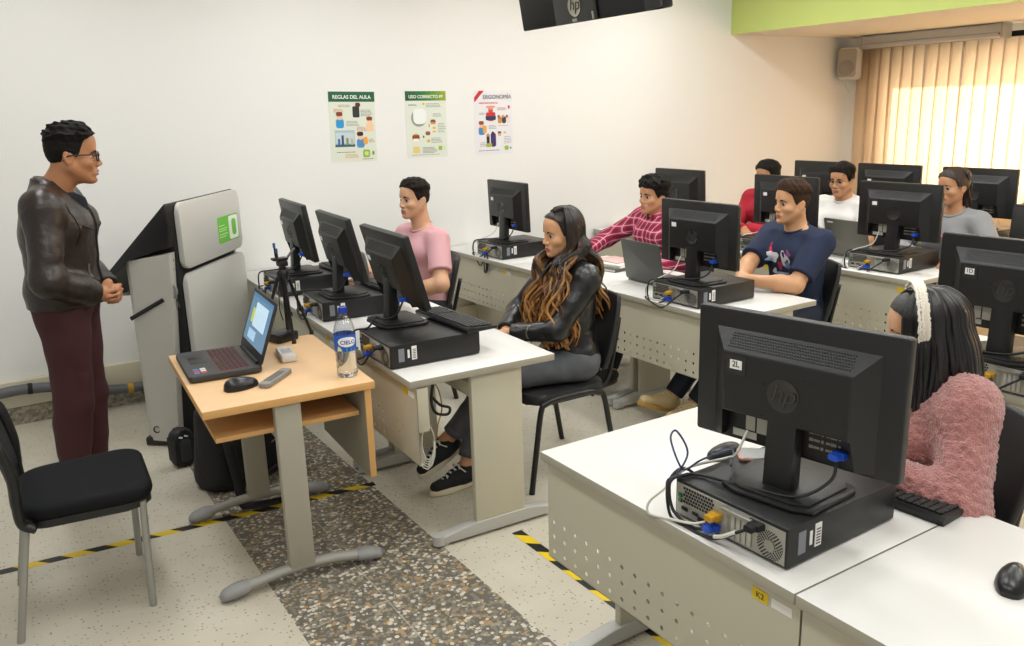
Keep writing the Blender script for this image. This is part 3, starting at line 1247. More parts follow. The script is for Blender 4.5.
def make_mouse():
    t = thing('computer_mouse', 'x', 'mouse')
    b = MB()
    P = []
    n, m = 16, 20
    for i in range(n + 1):
        a = PI * i / n
        row = []
        for k in range(m):
            q = 2 * PI * k / m
            x = -math.cos(a) * .055
            rr = math.sin(a) ** .62
            wy = (.031 - .003 * math.cos(a * 2)) * rr
            hz = .036 * rr * (1 - .25 * x / .055 * 1.0)
            y, z = wy * math.cos(q), hz * math.sin(q)
            row.append((x, y, max(z, 0) if z > 0 else max(z, -.004)))
        row.append(row[0])
        P.append(row)
    b.grid([[(x, y, z + .004) for x, y, z in r] for r in P])
    bmesh.ops.remove_doubles(b.bm, verts=b.bm.verts, dist=1e-5)
    b.build('shell', BLACK_GL, t, 180)
    b = MB()
    b.cyl((-.03, -.004, .030), (-.03, .004, .030), .008, n=16)
    b.build('scroll_wheel', DGREY, t)
    b = MB()
    b.box((-.037, 0, .0262), (.03, .0012, .011), rot=(0, -.35, 0))
    b.build('button_gap', VENT, t)
    return t


MON0, PC0, KB0, MS0 = make_monitor(), make_pc(), make_keyboard(), make_mouse()
_used = set()


def place(proto, loc, rz, label, group=None):
    if proto.name in _used:
        o = copy_tree(proto)
    else:
        _used.add(proto.name)
        o = proto
    o.location = loc
    o.rotation_euler = (0, 0, rz)
    o['label'] = label
    if group:
        o['group'] = group
    return o


def tilt(mon, deg):
    for c in mon.children:
        if c.name.startswith('display_panel'):
            c.rotation_euler = (0, R(-deg), 0)


def cable_set(label, pts_sets, group='computer cables'):
    """pts_sets: list of (part name, points, radius, material)"""
    o0 = pts_sets[0][1][0]
    t = thing('cable_bundle', label, 'cable', o0, 0, group)
    for nm, pts, r, m in pts_sets:
        b = MB()
        b.tube(bez([Vector(p) - Vector(o0) for p in pts], 8), r, 7)
        b.build(nm, m, t, 180)
    return t


DT = .735
GM, GP, GK, GC = 'black monitors standing on desktop computers', 'desktop computers lying flat on the desks', 'keyboards on the desks', 'cables behind the computers'
# name, monitor (x, y, yaw, tilt), computer (x, y, yaw), keyboard (x, y, z, yaw) or None
STN = [
    ('near', (1.505, 3.325, R(-3), 15), (1.50, 3.13, R(-2)), (1.70, 3.17, DT + .1, R(2)),
     'black monitor nearest the wooden laptop table, on the front row', 'desktop computer under the monitor behind the water bottle', 'black keyboard resting on the computer in front of the woman in the leather jacket'),
    ('mid', (1.54, 4.03, R(-4), 13), (1.57, 4.06, R(-3)), (1.77, 4.0, DT + .1, R(0)),
     'middle black monitor of the three on the front row', 'desktop computer in the middle of the front row', 'black keyboard behind the middle monitor of the front row'),
    ('far', (1.575, 4.80, R(-4), 9), (1.58, 4.78, R(-2)), (1.78, 4.66, DT + .1, R(0)),
     'black monitor farthest along the front row, beyond the tripod', 'desktop computer beyond the tripod, far end of the front row', 'black keyboard behind the far monitor of the front row'),
    ('r2far', (3.11, 4.95, R(-2), 2), (3.16, 4.97, 0), None,
     'black monitor standing alone against the white wall, above the dangling cables', 'desktop computer by the wall on the second row, cables dangling from it', None),
    ('r2near', (3.10, 3.11, R(2), 1), (3.15, 3.12, 0), None,
     'black monitor between the grey laptop and the man in the navy shirt', 'desktop computer in front of the man in the navy shirt', None),
    ('r3far', (4.56, 4.79, 0, 2), (4.60, 4.8, 0), None,
     'black monitor against the wall behind the head of the man in plaid', 'desktop computer hidden behind the man in plaid, third row', None),
    ('r3mid', (4.55, 3.78, 0, 1), (4.60, 3.86, 0), None,
     'black monitor in front of the man in the red shirt', 'desktop computer at the red-shirted man, third row', None),
    ('r3near', (4.56, 2.96, R(1), 1), (4.63, 3.015, R(1)), (4.93, 2.98, DT, 0),
     'black monitor hiding part of the woman in the grey sweater', 'desktop computer at the near end of the third row, above the yellow tag', 'black keyboard in front of the woman in the grey sweater'),
    ('r4far', (5.80, 4.47, 0, 1), (5.86, 4.46, 0), None,
     'black monitor on the last row between the red shirt and the white shirt', 'desktop computer on the last row behind the man in white', None),
    ('r4mid', (5.80, 3.87, 0, 1), (5.86, 3.87, 0), None,
     'black monitor on the last row directly below the blind, left of the woman in grey', 'desktop computer in the middle of the last row', None),
    ('r4near', (5.80, 3.19, 0, 1), (5.86, 3.19, 0), None,
     'black monitor on the last row behind the woman in the grey sweater', 'desktop computer on the last row behind the woman in grey', None),
    ('fore', (1.54, 1.225, R(10.5), 0), (1.562, 1.255, R(1.5)), (1.885, 1.23, DT, R(4)),
     'large black monitor in the foreground with its back to us', 'desktop computer with bright rear sockets in the foreground', 'black keyboard at the sleeve of the woman in pink'),
    ('right', (2.99, 1.49, R(2), 0), (3.08, 1.44, 0), None,
     'black monitor cut by the right edge, behind the woman with the headband', 'desktop computer cut by the right edge, behind the woman in pink', None),
]
CABLES = dict(near='cables behind the computer next to the water bottle', mid='cables and blue plug behind the middle front-row computer',
              far='cables and blue plug beside the tripod head', r2far='coiled black cables dangling over the desk edge by the white wall',
              r2near='looped cables and blue plug in front of the grey laptop', r3mid='cables at the computer of the man in red',
              r3near='grey and black cables beside the grey-green laptop', fore='black, white and blue cables of the foreground computer',
              right='cables of the computer at the right edge')
for nm, mo, pc, kb, lm, lp, lk in STN:
    place(PC0, (pc[0], pc[1], DT), pc[2], lp, GP)
    m = place(MON0, (mo[0], mo[1], DT + .1), mo[2], lm, GM)
    tilt(m, mo[3])
    if kb:
        place(KB0, (kb[0], kb[1], kb[2]), kb[3], lk, GK)
    if nm in ('fore', 'right'):
        pan = [c for c in m.children if c.name.startswith('display_panel')][0]
        lab = [c for c in pan.children if c.name.startswith('label_recess')][0]
        text_obj('handwriting', '2L' if nm == 'fore' else '1D', .02, frame_m((-.0445, .124, .092), (0, -1, 0), (0, 0, 1)), INK, lab)
    if nm.startswith('r4') or nm == 'r3far':
        continue
    # cables: monitor plug down to the computer's back, and mains lead
    Mm = Matrix.Translation((mo[0], mo[1], DT + .1)) @ Matrix.Rotation(mo[2], 4, 'Z')
    Mp = Matrix.Translation((pc[0], pc[1], DT)) @ Matrix.Rotation(pc[2], 4, 'Z')
    A = lambda x, y, z: Mm @ Vector((x, y, z))
    B = lambda x, y, z: Mp @ Vector((x, y, z))
    base = A(-.03, -.13, .105)
    t = thing('cable_bundle', CABLES[nm], 'cable', base, 0, GC)

    def cord(n_, pts, r, m_):
        b = MB()
        b.tube(bez([Vector(p) - base for p in pts], 8), r, 7)
        b.build(n_, m_, t, 180)
    if nm == 'fore':
        cord('video_lead', [A(-.03, -.128, .115), A(-.05, -.125, .07), A(-.085, -.07, .026), A(-.10, .02, .018), B(-.15, .13, .106), B(-.19, .155, .108), B(-.225, .165, .095),
                            B(-.228, .15, .03), B(-.225, .09, .008), B(-.222, .045, .018)], .0042, BLACK_CORD)
        cord('blue_lead', [A(-.05, .13, .03), B(.0, .17, .12), B(-.1, .175, .12), B(-.17, .165, .115), B(-.2, .16, .14), B(-.19, .2, .19), B(-.16, .21, .20), B(-.15, .18, .15), B(-.2, .165, .112), B(-.226, .175, .09), B(-.224, .15, .02)], .0026, BLUE_CORD)
        cord('white_lead', [A(-.02, .105, .12), A(-.045, .12, .06), B(-.02, .165, .106), B(-.16, .172, .112), B(-.225, .185, .07), B(-.245, .215, .03), B(-.25, .21, .002), B(-.238, .15, .008), B(-.23, .085, .02), B(-.21, .06, .028)], .0034, WHITE_CORD)
        cord('mains_lead', [B(-.222, -.09, .079), B(-.235, -.06, .06), B(-.235, -.02, .03), B(-.23, .03, .006), B(-.23, .1, .004), B(-.226, .16, .01), B(-.225, .17, .09), B(-.16, .18, .11), B(-.05, .2, .02)], .004, BLACK_CORD)
        cord('white_sleeve', [B(-.236, -.055, .058), B(-.2362, -.02, .033), B(-.2325, .01, .018)], .0052, WHITE_CORD)
    else:
        cord('video_lead', [A(-.03, -.128, .115), A(-.06, -.12, .06), A(-.085, -.05, .03), A(-.09, .05, .02), B(-.17, .14, .108), B(-.225, .165, .095), B(-.232, .17, .02), B(-.24, .12, -.012), B(-.235, .06, .005), B(-.222, .04, .018)], .0042, BLACK_CORD)
        if nm not in ('near', 'mid', 'far'):
            cord('white_lead', [A(-.02, .105, .12), A(-.06, .115, .05), B(-.18, .15, .108), B(-.225, .175, .08), B(-.225, .19, .02), B(-.228, .1, .006), B(-.215, .06, .028)], .003, WHITE_CORD)
        dz = -.06 if nm == 'r2far' else -.02
        cord('mains_lead', [B(-.222, -.09, .079), B(-.24, -.04, .04), B(-.242, .02, -.0 + dz * .4), B(-.246, .06, dz), B(-.244, .13, -.005), B(-.23, .19, .008), B(-.2, .2, .01)], .004, BLACK_CORD)
        if nm == 'r2far':
            for k in range(4):
                cord('coiled_lead', [B(-.236, -.03, .03), B(-.25, -.035 - .008 * k, -.03), B(-.254, -.03 - .006 * k, -.085), B(-.25, -.015 + .003 * k, -.1), B(-.25, -.004, -.06), B(-.246, 0, -.01), B(-.23, .02, .02)], .0035, BLACK_CORD)
    b = MB()
    pm = Mp.to_3x3() @ Vector((-1, 0, 0))
    for p_, ax, nme, mm in ((A(-.012, -.13, .1235), (A(-1, 0, 0) - A(0, 0, 0)), 'video_plug', BLUE_PL), (B(-.2, .035, .025), pm, 'video_plug', BLUE_PL), (B(-.2, .03, .055), pm, 'yellow_plug', YELLOW_PL), (B(-.203, -.09, .08), pm, 'mains_plug', BLACK_MT)):
        v = make_vga(t, Vector(p_) - base, ax, nme, mm)
    b.bm.free()

place(MS0, (1.70, .775, DT), R(200), 'black mouse in the lower right corner, alone on the bare desk')
place(MS0, (1.72, 1.60, DT), R(170), 'black mouse half hidden behind the foreground computer')


# ------------------------------------------------------------------ the display hung from the ceiling
def hung_display():
    t = thing('hanging_display', 'black display hung from the ceiling, cut by the top edge of the photo', 'display', (1.49, 1.945, 1.955))
    t.rotation_euler = (0, R(-10), 0)
    b = MB()
    b.prism(rrect(.62, .4, .006, 3, 0, .2), .035, frame_m((0, 0, 0), (0, 1, 0), (0, 0, 1)), bev=.004)
    b.build('display_panel', BLACK_GL, t)
    b = MB()
    b.prism([(.125, .001), (-.06, .001), (-.06, .3), (.125, .3)], .012, frame_m((0, 0, 0), (0, 1, 0), (0, 0, 1)) @ Matrix.Translation((0, 0, -.012)), bev=.006)
    sp = b.build('rear_spine', mat('spine_grey', '#3a3a38', .45), t)
    M = frame_m((-.0125, .025, .045), (0, -1, 0), (0, 0, 1))
    b = MB()
    b.lathe([(0, 0), (.026, 0), (.028, .001), (.028, 0)], 32, M)
    mk = b.build('maker_mark', LOGO_SILVER, sp)
    text_obj('lettering', 'hp', .045, M @ Matrix.Translation((0, .003, .001)), mat('logo_ink', '#34332f', .4), mk, shear=.28, bold=-.0004)
    b = MB()
    b.box((-.0125, .03, .008), (.004, .02, .008), bev=.001)
    b.box((-.0125, -.052, .014), (.004, .006, .02), bev=.001)
    b.build('latch', LOGO_SILVER, sp)
    b = MB()
    b.prism([(-.312, 0.006), (-.255, .002), (-.255, .38), (-.312, .38)], .012, frame_m((0, 0, 0), (0, 1, 0), (0, 0, 1)) @ Matrix.Translation((0, 0, -.012)), bev=.005)
    b.build('side_fairing', DGREY, t)
    b = MB()
    b.cyl((.06, .03, .25), (.06 + .12, .03, .95), .02)
    b.box((.045, .03, .25), (.04, .12, .12), bev=.006)
    b.build('ceiling_mount', BLACK_PL, t)


hung_display()


# ------------------------------------------------------------------ chairs
def make_chair():
    t = thing('student_chair', 'x', 'chair')
    b = MB()
    b.prism(rrect(.43, .44, .07, 6), .05, Matrix.Translation((0.02, 0, .405)), bev=.016)
    b.build('seat', CHAIR_VINYL, t)
    b = MB()
    rows = []
    for i in range(9):
        z = .5 + .36 * i / 8
        row = []
        for k in range(13):
            u = k / 12 * 2 - 1
            wz = .215 * (1 - .12 * (abs(i - 4) / 4) ** 3)
            x = -.215 - .10 * ((z - .45) / .4) + .035 * u * u
            row.append((x, u * wz, z))
        rows.append(row)
    b.grid(rows)
    bk = b.build('backrest', CHAIR_VINYL, t, 180)
    s = bk.modifiers.new('thickness', 'SOLIDIFY')
    s.thickness = .026
    s.offset = 0
    s = bk.modifiers.new('round', 'BEVEL')
    s.width = .01
    s.segments = 3
    for sy in (-1, 1):
        b = MB()
        b.tube(bez([(.27, sy * .235, 0), (.235, sy * .228, .2), (.2, sy * .222, .385), (.17, sy * .22, .415), (.1, sy * .22, .425), (-.06, sy * .22, .425), (-.13, sy * .22, .41), (-.165, sy * .222, .38), (-.2, sy * .228, .2), (-.24, sy * .235, 0)], 6), .0125, 10, flat=(1, 1.15))
        b.build('leg', BLACK_GL, t, 180)
    for sy in (-1, 1):
        b = MB()
        b.tube(bez([(.02, sy * .15, .4), (-.12, sy * .16, .4), (-.19, sy * .17, .41), (-.235, sy * .175, .47), (-.27, sy * .17, .6), (-.305, sy * .165, .74)], 6), .0115, 10)
        b.build('back_support', BLACK_GL, t, 180)
    b = MB()
    for xx in (.12, -.1):
        b.cyl((xx, -.22, .405), (xx, .22, .405), .01, n=10)
    b.build('cross_tube', BLACK_GL, t)
    return t


CH0 = make_chair()
GCH = 'black padded chairs of the students'
for x, y, rz, lb in (
    (2.235, 3.23, R(180), 'black chair with a tubular frame under the woman in the leather jacket'),
    (2.20, 4.69, R(158), 'black chair behind the man in the pink shirt'),
    (3.72, 3.14, R(160), 'black chair behind the man in the navy shirt'),
    (3.82, 4.15, R(180), 'black chair hidden behind the man in the plaid shirt'),
    (5.20, 4.48, R(180), 'dark chair under the man in the red shirt'),
    (5.15, 3.74, R(180), 'dark chair under the man in the white shirt'),
    (5.17, 2.98, R(180), 'dark chair under the woman in the grey sweater'),
    (2.15, 1.33, R(160), 'dark grey chair behind the woman in the pink fleece'),
):
    place(CH0, (x, y, 0), rz, lb, GCH)


def teacher_chair():
    t = thing('visitor_chair', 'black cushioned chair with grey tube legs at the left edge', 'chair', (.165, 3.28, 0), R(-3))
    b = MB()
    pl = []
    for x, y in rrect(.43, .45, .09, 9):
        pl.append((x, y * (1 + .06 * x / .23)))
    rows = []
    for s_, z_ in ((.0, .415), (.93, .415), (.985, .424), (1.0, .438), (.995, .452), (.965, .463), (.9, .469), (.7, .473), (.4, .475), (.0, .476)):
        rows.append([(x * s_ + .02, y * s_, z_) for x, y in pl + pl[:1]])
    b.grid(rows)
    bmesh.ops.remove_doubles(b.bm, verts=b.bm.verts, dist=1e-5)
    b.build('seat', CHAIR_PAD, t, 180)
    b = MB()
    b.prism([(x * .96, y * .97) for x, y in pl], .028, Matrix.Translation((0.02, 0, .39)), bev=.006)
    b.build('seat_frame', BLACK_PL, t)
    for sx, sy in ((1, 1), (1, -1), (-1, 1), (-1, -1)):
        b = MB()
        b.tube([(.19 if sx > 0 else -.175, sy * .205, .41), (.175 if sx > 0 else -.25, sy * .215, .0)], .0145, 14, flat=(1.15, .9))
        b.build('leg', ALU, t)
    for sy in (-1, 1):
        b = MB()
        b.tube(bez([(-.15, sy * .215, .40), (-.185, sy * .22, .43), (-.19, sy * .222, .5), (-.19, sy * .222, .6), (-.22, sy * .215, .74), (-.27, sy * .2, .86)], 6), [.02] * 12 + [.022] * 12 + [.016] * 7, 10, flat=(1.4, .8))
        b.build('back_upright', BLACK_PL, t, 180)
    b = MB()
    rows = []
    for i in range(9):
        z = .50 + .38 * i / 8
        rows.append([(-.195 - .085 * ((z - .5) / .38) ** 1.4 - .02 * (1 - (k / 5 - 1) ** 2), (k / 5 - 1) * .215, z) for k in range(11)])
    b.grid(rows)
    bk = b.build('backrest', mat('chair_mesh', '#141416', .8, bump=.3, bscale=700), t, 180)
    s = bk.modifiers.new('thickness', 'SOLIDIFY')
    s.thickness = .014


teacher_chair()


# ------------------------------------------------------------------ lectern
def lectern():
    n, l = Vector((.8, -.6, 0)), Vector((.6, .8, 0))
    t = thing('lectern', 'tall grey and black multimedia lectern with a green sticker, beside the teacher', 'lectern', (.593, 4.70, 0), math.atan2(-.6, .8))
    # local x = towards the class (n), local y = across (l)
    W = .86
    b = MB()
    b.box2((-.02, .02, 0.0), (.3, W - .02, .05), bev=.012)
    b.build('plinth', BLACK_PL, t)
    b = MB()
    b.box2((.12, .06, .04), (.27, W - .06, 1.16), bev=.006)
    b.build('inner_cabinet', BLACK_MT, t)
    # grey side shell with faceted face; slanted front edge
    for side in (0, 1):
        b = MB()
        y0 = 0 if side == 0 else W
        sg = 1 if side == 0 else -1

        def sec(z):
            f = (z - .02) / 1.04
            e = .18 + .085 * f
            return [(-.005, .16), (.0, .045), (.03, .018), (.075, .010), (.13, .0), (e, .0), (e, .16)]
        zs = [.035, .06, .4, .8, 1.02]
        rows = []
        for z in zs:
            rows.append([(x, y0 + sg * y, z + (.16 * x if z > 1 else 0)) for x, y in sec(z)])
        b.grid(rows)
        b.bm.faces.new([b.bm.verts[:][-7 + i] for i in range(7)]) if False else None
        top = rows[-1]
        b.add(top, [tuple(range(7))])
        b.build('side_shell', LECT_GREY, t, 20)
    b = MB()
    b.box2((-.006, .14, .06), (.01, W - .14, .98), bev=.004)
    b.build('operator_door', LECT_GREY, t)
    b = MB()
    b.tube([(.012, -.004, .722), (.2, -.004, .822)], .009, 8, flat=(.5, 1.2))
    b.build('side_handle', BLACK_GL, t)
    b = MB()
    b.lathe([(.015, 0), (.015, .004), (.02, .004), (.02, 0)], 24, frame_m((.06, .014, .1), (1, 0, 0), (0, 0, 1)))
    b.build('lock_ring', BLACK_GL, t)
    # sloping desk top
    b = MB()
    pr = [(-.17, .80), (-.175, .84), (-.105, .945), (.262, 1.312), (.272, 1.305), (.272, 1.2), (.262, 1.09), (.02, 1.03), (-.1, .90), (-.14, .81)]
    b.prism(pr, W - .0, frame_m((0, W, 0), (1, 0, 0), (0, 0, 1)), bev=.008)
    b.build('sloping_top', BLACK_PL, t)
    b = MB()
    d = (Vector((.262, 0, 1.312)) - Vector((-.105, 0, .945)))
    M = frame_m((-.105, .05, .952), d, (0, 1, 0))
    b.prism([(.06, 0), (.5, 0), (.5, W - .1), (.06, W - .1)], .004, M)
    b.build('touch_panel', BLACK_GL, t)
    b = MB()
    b.box2((-.2, .3, .78), (-.15, .38, .815), bev=.008)
    b.build('front_latch', GREY_PLASTIC, t)
    # two rounded panels facing the class
    MF = frame_m((.275, .08, 0), (0, 1, 0), (0, 0, 1))
    b = MB()
    b.prism(rrect(.78, .345, .045, 6, .39, 1.135), .028, MF, bev=.007)
    up = b.build('upper_panel', LECT_GREY2, t)
    b = MB()
    b.prism(rrect(.78, .87, .045, 6, .39, .5), .028, MF, bev=.007)
    b.build('lower_panel', LECT_GREY2, t)
    gr = mat('sticker_green', '#63bf2a', .5)
    MS = frame_m((.3035, .08, 0), (0, 1, 0), (0, 0, 1))
    b = MB()
    b.prism(rrect(.29, .15, .014, 4, .59, 1.10), .0012, MS)
    st = b.build('green_sticker', gr, up)
    b = MB()
    b.prism(rrect(.13, .135, .014, 4, .66, 1.10), .0018, MS)
    wp = b.build('sticker_field', PAPER, st)
    b = MB()
    b.prism(rrect(.06, .095, .02, 5, .665, 1.10), .0024, MS)
    b.build('sticker_figure', gr, wp)
    b = MB()
    for k, (w, zz) in enumerate(((.08, 1.125), (.11, 1.108), (.1, 1.096), (.115, 1.076), (.09, 1.062))):
        b.prism(rrect(w, .005, .001, 1, .455 + w / 2, zz), .0018, MS)
    b.build('sticker_print', mat('sticker_print', '#bfe39a', .5), st)
    # cables in the gap
    b = MB()
    for k in range(6):
        q = random.Random(k)
        pts = [(.2 + q.random() * .06, .02 + q.random() * .03, .75 + q.random() * .3) for _ in range(5)]
        b.tube(bez(pts, 6), .004, 6)
    b.build('cable_tangle', mat('grey_cord', '#54544f', .5), t, 180)
    b = MB()
    b.tube([(.235 + .025 * math.cos(a * PI / 8), .03, .86 + .035 * math.sin(a * PI / 8)) for a in range(16)], .008, 8, closed=True)
    b.build('cable_grommet', GREY_PLASTIC, t)


lectern()


# ------------------------------------------------------------------ wooden laptop table and what lies on it
def laptop_table():
    # top corners: near left (.557,2.876) near right (1.183,2.88) far left (.605,3.74) far right (1.215,3.66)
    t = thing('laptop_table', 'small beech table with grey steel legs carrying the laptop and bottle', 'table', (.885, 3.28, 0), R(-3.5))
    b = MB()
    b.box((0, 0, .735), (.625, .83, .03), bev=.003)
    for f in b.bm.faces:
        f.normal_update()
        if abs(f.normal.z) < .5:
            f.material_index = 1
    b.build('tabletop', [WOOD, WOOD_EDGE], t)
    b = MB()
    b.box2((-.27, -.355, .605), (.262, .17, .624), bev=.002)
    for f in b.bm.faces:
        f.normal_update()
        if abs(f.normal.z) < .5:
            f.material_index = 1
    b.build('keyboard_shelf', [mat('beech_dark', '#c99a62', .45), WOOD_EDGE], t)
    b = MB()
    b.box2((.272, -.405, .36), (.298, .2, .72), bev=.002)
    for f in b.bm.faces:
        f.normal_update()
        if f.normal.x < -.5:
            f.material_index = 1
    b.build('side_panel', [WOOD_EDGE, mat('side_grey', '#8f8a78', .6)], t)
    for sy in (-1, 1):
        yy = .335 if sy > 0 else -.382
        b = MB()
        b.box2((-.065, yy - .022, .06), (.03, yy + .022, .72), bev=.005)
        b.build('leg', mat('table_leg_grey', '#a9a594', .45), t)
        b = MB()
        pts = [(-.30, yy, .03), (-.22, yy, .042), (-.1, yy, .058), (0, yy, .064), (.1, yy, .058), (.2, yy, .042), (.28, yy, .03)]
        b.tube(pts, .023, 12, flat=(1, .8))
        ft = b.build('foot', mat('table_foot_grey', '#9c9a92', .4), t)
        for sx in (-1, 1):
            b = MB()
            q = .262
            b.tube(bez([(sx * (q - .055) - .01, yy, .040), (sx * (q - .01) - .01, yy, .036), (sx * (q + .03) - .01, yy, .026), (sx * (q + .05) - .01, yy, .014)], 4), [.028, .032, .034, .035, .035, .034, .033, .032, .031, .028, .024, .019, .011], 14, flat=(1.05, .72))
            b.cyl((sx * q - .01, yy, 0), (sx * q - .01, yy, .02), .014, n=12)
            b.build('foot_cap', GREY_PLASTIC, ft, 60)
    b = MB()
    b.box2((-.03, -.31, .52), (0, .31, .56), bev=.003)
    b.build('crossbar', mat('table_leg_grey', '#a9a594', .45), t)


laptop_table()
TT = .75


def laptop():
    # keyboard edge towards -x (the teacher), lid at +x leaning back
    t = thing('laptop', 'open dark laptop with red-lit keys on the wooden table', 'laptop', (.735, 3.415, TT), R(-4))
    b = MB()
    b.prism(rrect(.275, .385, .018, 4), .024, Matrix.Translation((0, 0, .004)), bev=.006)
    base = b.build('base', mat('laptop_shell', '#3a3a3a', .45), t)
    b = MB()
    for sx in (-.1, .1):
        for sy in (-.16, .16):
            b.cyl((sx, sy, 0), (sx, sy, .005), .01, n=10)
    b.build('rubber_feet', BLACK_MT, t)
    b = MB()
    b.box2((-.02, -.165, .0275), (.095, .165, .0285))
    b.build('key_bed', mat('key_bed_red', '#5a1715', .5, emit='#ff2a1a', estr=.10), base)
    b = MB()
    for r_ in range(6):
        y = -.16
        while y < .155:
            w = .017 if not (r_ == 5 and -.05 < y < .0) else .09
            if .095 < y < .102:
                y += .006
            # row 0 is nearest the lid
            b.box((.085 - r_ * .0188, y + w / 2, .0292), (.0152, w - .001, .0025), bev=.0008, seg=1)
            y += w + .0022
    b.build('keys', mat('laptop_keys', '#241212', .5), base, 0)
    b = MB()
    b.box2((-.105, -.01, .0278), (-.04, .095, .0287), bev=.0004)
    b.build('touchpad', mat('touchpad', '#1f1f20', .35), base)
    b = MB()
    cols = ('#3d78b5', '#d9d9d4', '#c33b34', '#d9d9d4', '#3d78b5', '#c33b34')
    ms = [mat('laptop_sticker_' + c, c, .5) for c in cols]
    for k in range(6):
        xx, yy = -.11 + (k % 2) * .026, -.085 - (k // 2) * .026
        b.box2((xx, yy - .02, .0279), (xx + .02, yy, .0285), mi=k)
    b.build('palmrest_sticker', ms, base, 0)
    b = MB()
    b.cyl((.128, -.15, .03), (.128, .15, .03), .009, n=14)
    b.build('hinge', BLACK_PL, base)
    a = R(70)
    M = frame_m((.128, 0, .03), (0, 1, 0), (math.cos(a), 0, math.sin(a)))
    b = MB()
    b.prism(rrect(.385, .255, .014, 4, 0, .1275), .009, M, bev=.003)
    lid = b.build('lid', mat('laptop_lid', '#2b2b2b', .45), t)
    M2 = M @ Matrix.Translation((0, 0, .009))
    # front face of the lid looks towards -x
    zsign = -1 if (M.to_3x3() @ Vector((0, 0, 1))).x > 0 else 1
    MF = M @ Matrix.Translation((0, 0, .0092 if zsign > 0 else -.0012))
    b = MB()
    b.prism(rrect(.345, .2, .003, 2, 0, .14), .001, MF)
    scr = b.build('screen', mat('laptop_screen', '#20384f', .25, emit='#7fb2d6', estr=.55), lid)
    MG = M @ Matrix.Translation((0, 0, .0104 if zsign > 0 else -.0018))
    b = MB()
    ms = [mat('ui_' + c, c, .3, emit=c, estr=.7) for c in ('#b9d4e6', '#3f6f96', '#b5c04a', '#9fc3dc')]
    b.prism(rrect(.2, .1, .002, 2, -.02, .16), .0006, MG, mi=0)
    b.prism(rrect(.345, .014, .002, 2, 0, .233), .0006, MG, mi=1)
    b.prism(rrect(.04, .06, .002, 2, .1, .15), .0008, MG, mi=2)
    b.prism(rrect(.12, .04, .002, 2, .05, .075), .0006, MG, mi=3)
    b.build('window_graphic', ms, scr, 0)


laptop()
_m = place(MS0, (.735, 3.075, TT), R(12), 'black wireless mouse on the wooden table in front of the laptop')
_m.scale = (1.2, 1.15, 1.1)


def table_things():
    # grey remote control
    t = thing('remote_control', 'slim grey remote control lying on the wooden table beside the mouse', 'remote', (.868, 3.085, TT), R(46))
    b = MB()
    b.prism(rrect(.20, .045, .012, 4), .02, Matrix.Translation((0, 0, 0)), bev=.005)
    b.build('body', mat('remote_grey', '#8b8983', .45), t)
    b = MB()
    for i in range(9):
        for j in range(3):
            b.box((-.06 + i * .014, -.011 + j * .011, .0205), (.008, .006, .002), bev=.0006, seg=1)
    b.build('buttons', mat('remote_keys', '#3d3d40', .5), t)
    # white adaptor
    t = thing('charger', 'small white block with printed text lying on the wooden table', 'charger', (1.0, 3.365, TT), R(82))
    t.scale = (1.25, 1.2, 1.1)
    b = MB()
    b.box((0, 0, .014), (.13, .05, .028), bev=.006)
    b.build('body', mat('white_plastic', '#dcdad4', .4), t)
    b = MB()
    for i in range(5):
        b.box2((-.035 + .004 * (i % 2), -.016 + i * .007, .028), (.03 - .008 * (i % 3), -.0135 + i * .007, .0285))
    b.build('print', mat('faint_print', '#77777a', .6), t, 0)
    # pen behind the laptop
    t = thing('pen', 'blue pen lying along the left edge of the wooden table by the laptop', 'pen', (.70, 3.675, TT + .006), R(-8))
    b = MB()
    b.cyl((-.07, 0, 0), (.055, 0, 0), .005, n=12)
    b.build('barrel', mat('pen_blue', '#4d5675', .35), t)
    b = MB()
    b.tube([(.055, 0, 0), (.068, 0, 0), (.074, 0, 0)], [.005, .0025, .001], 10)
    b.build('tip', STEEL, t)
    # mouse dongle
    t = thing('usb_receiver', 'tiny clear receiver on the wooden table between mouse and remote', 'receiver', (.80, 3.05, TT), R(60))
    b = MB()
    b.box((0, 0, .004), (.02, .014, .008), bev=.002)
    b.build('shell', mat('white_plastic', '#dcdad4', .4), t)
    b = MB()
    b.box((.014, 0, .004), (.01, .011, .005), bev=.0006)
    b.build('plug', STEEL, t)


table_things()


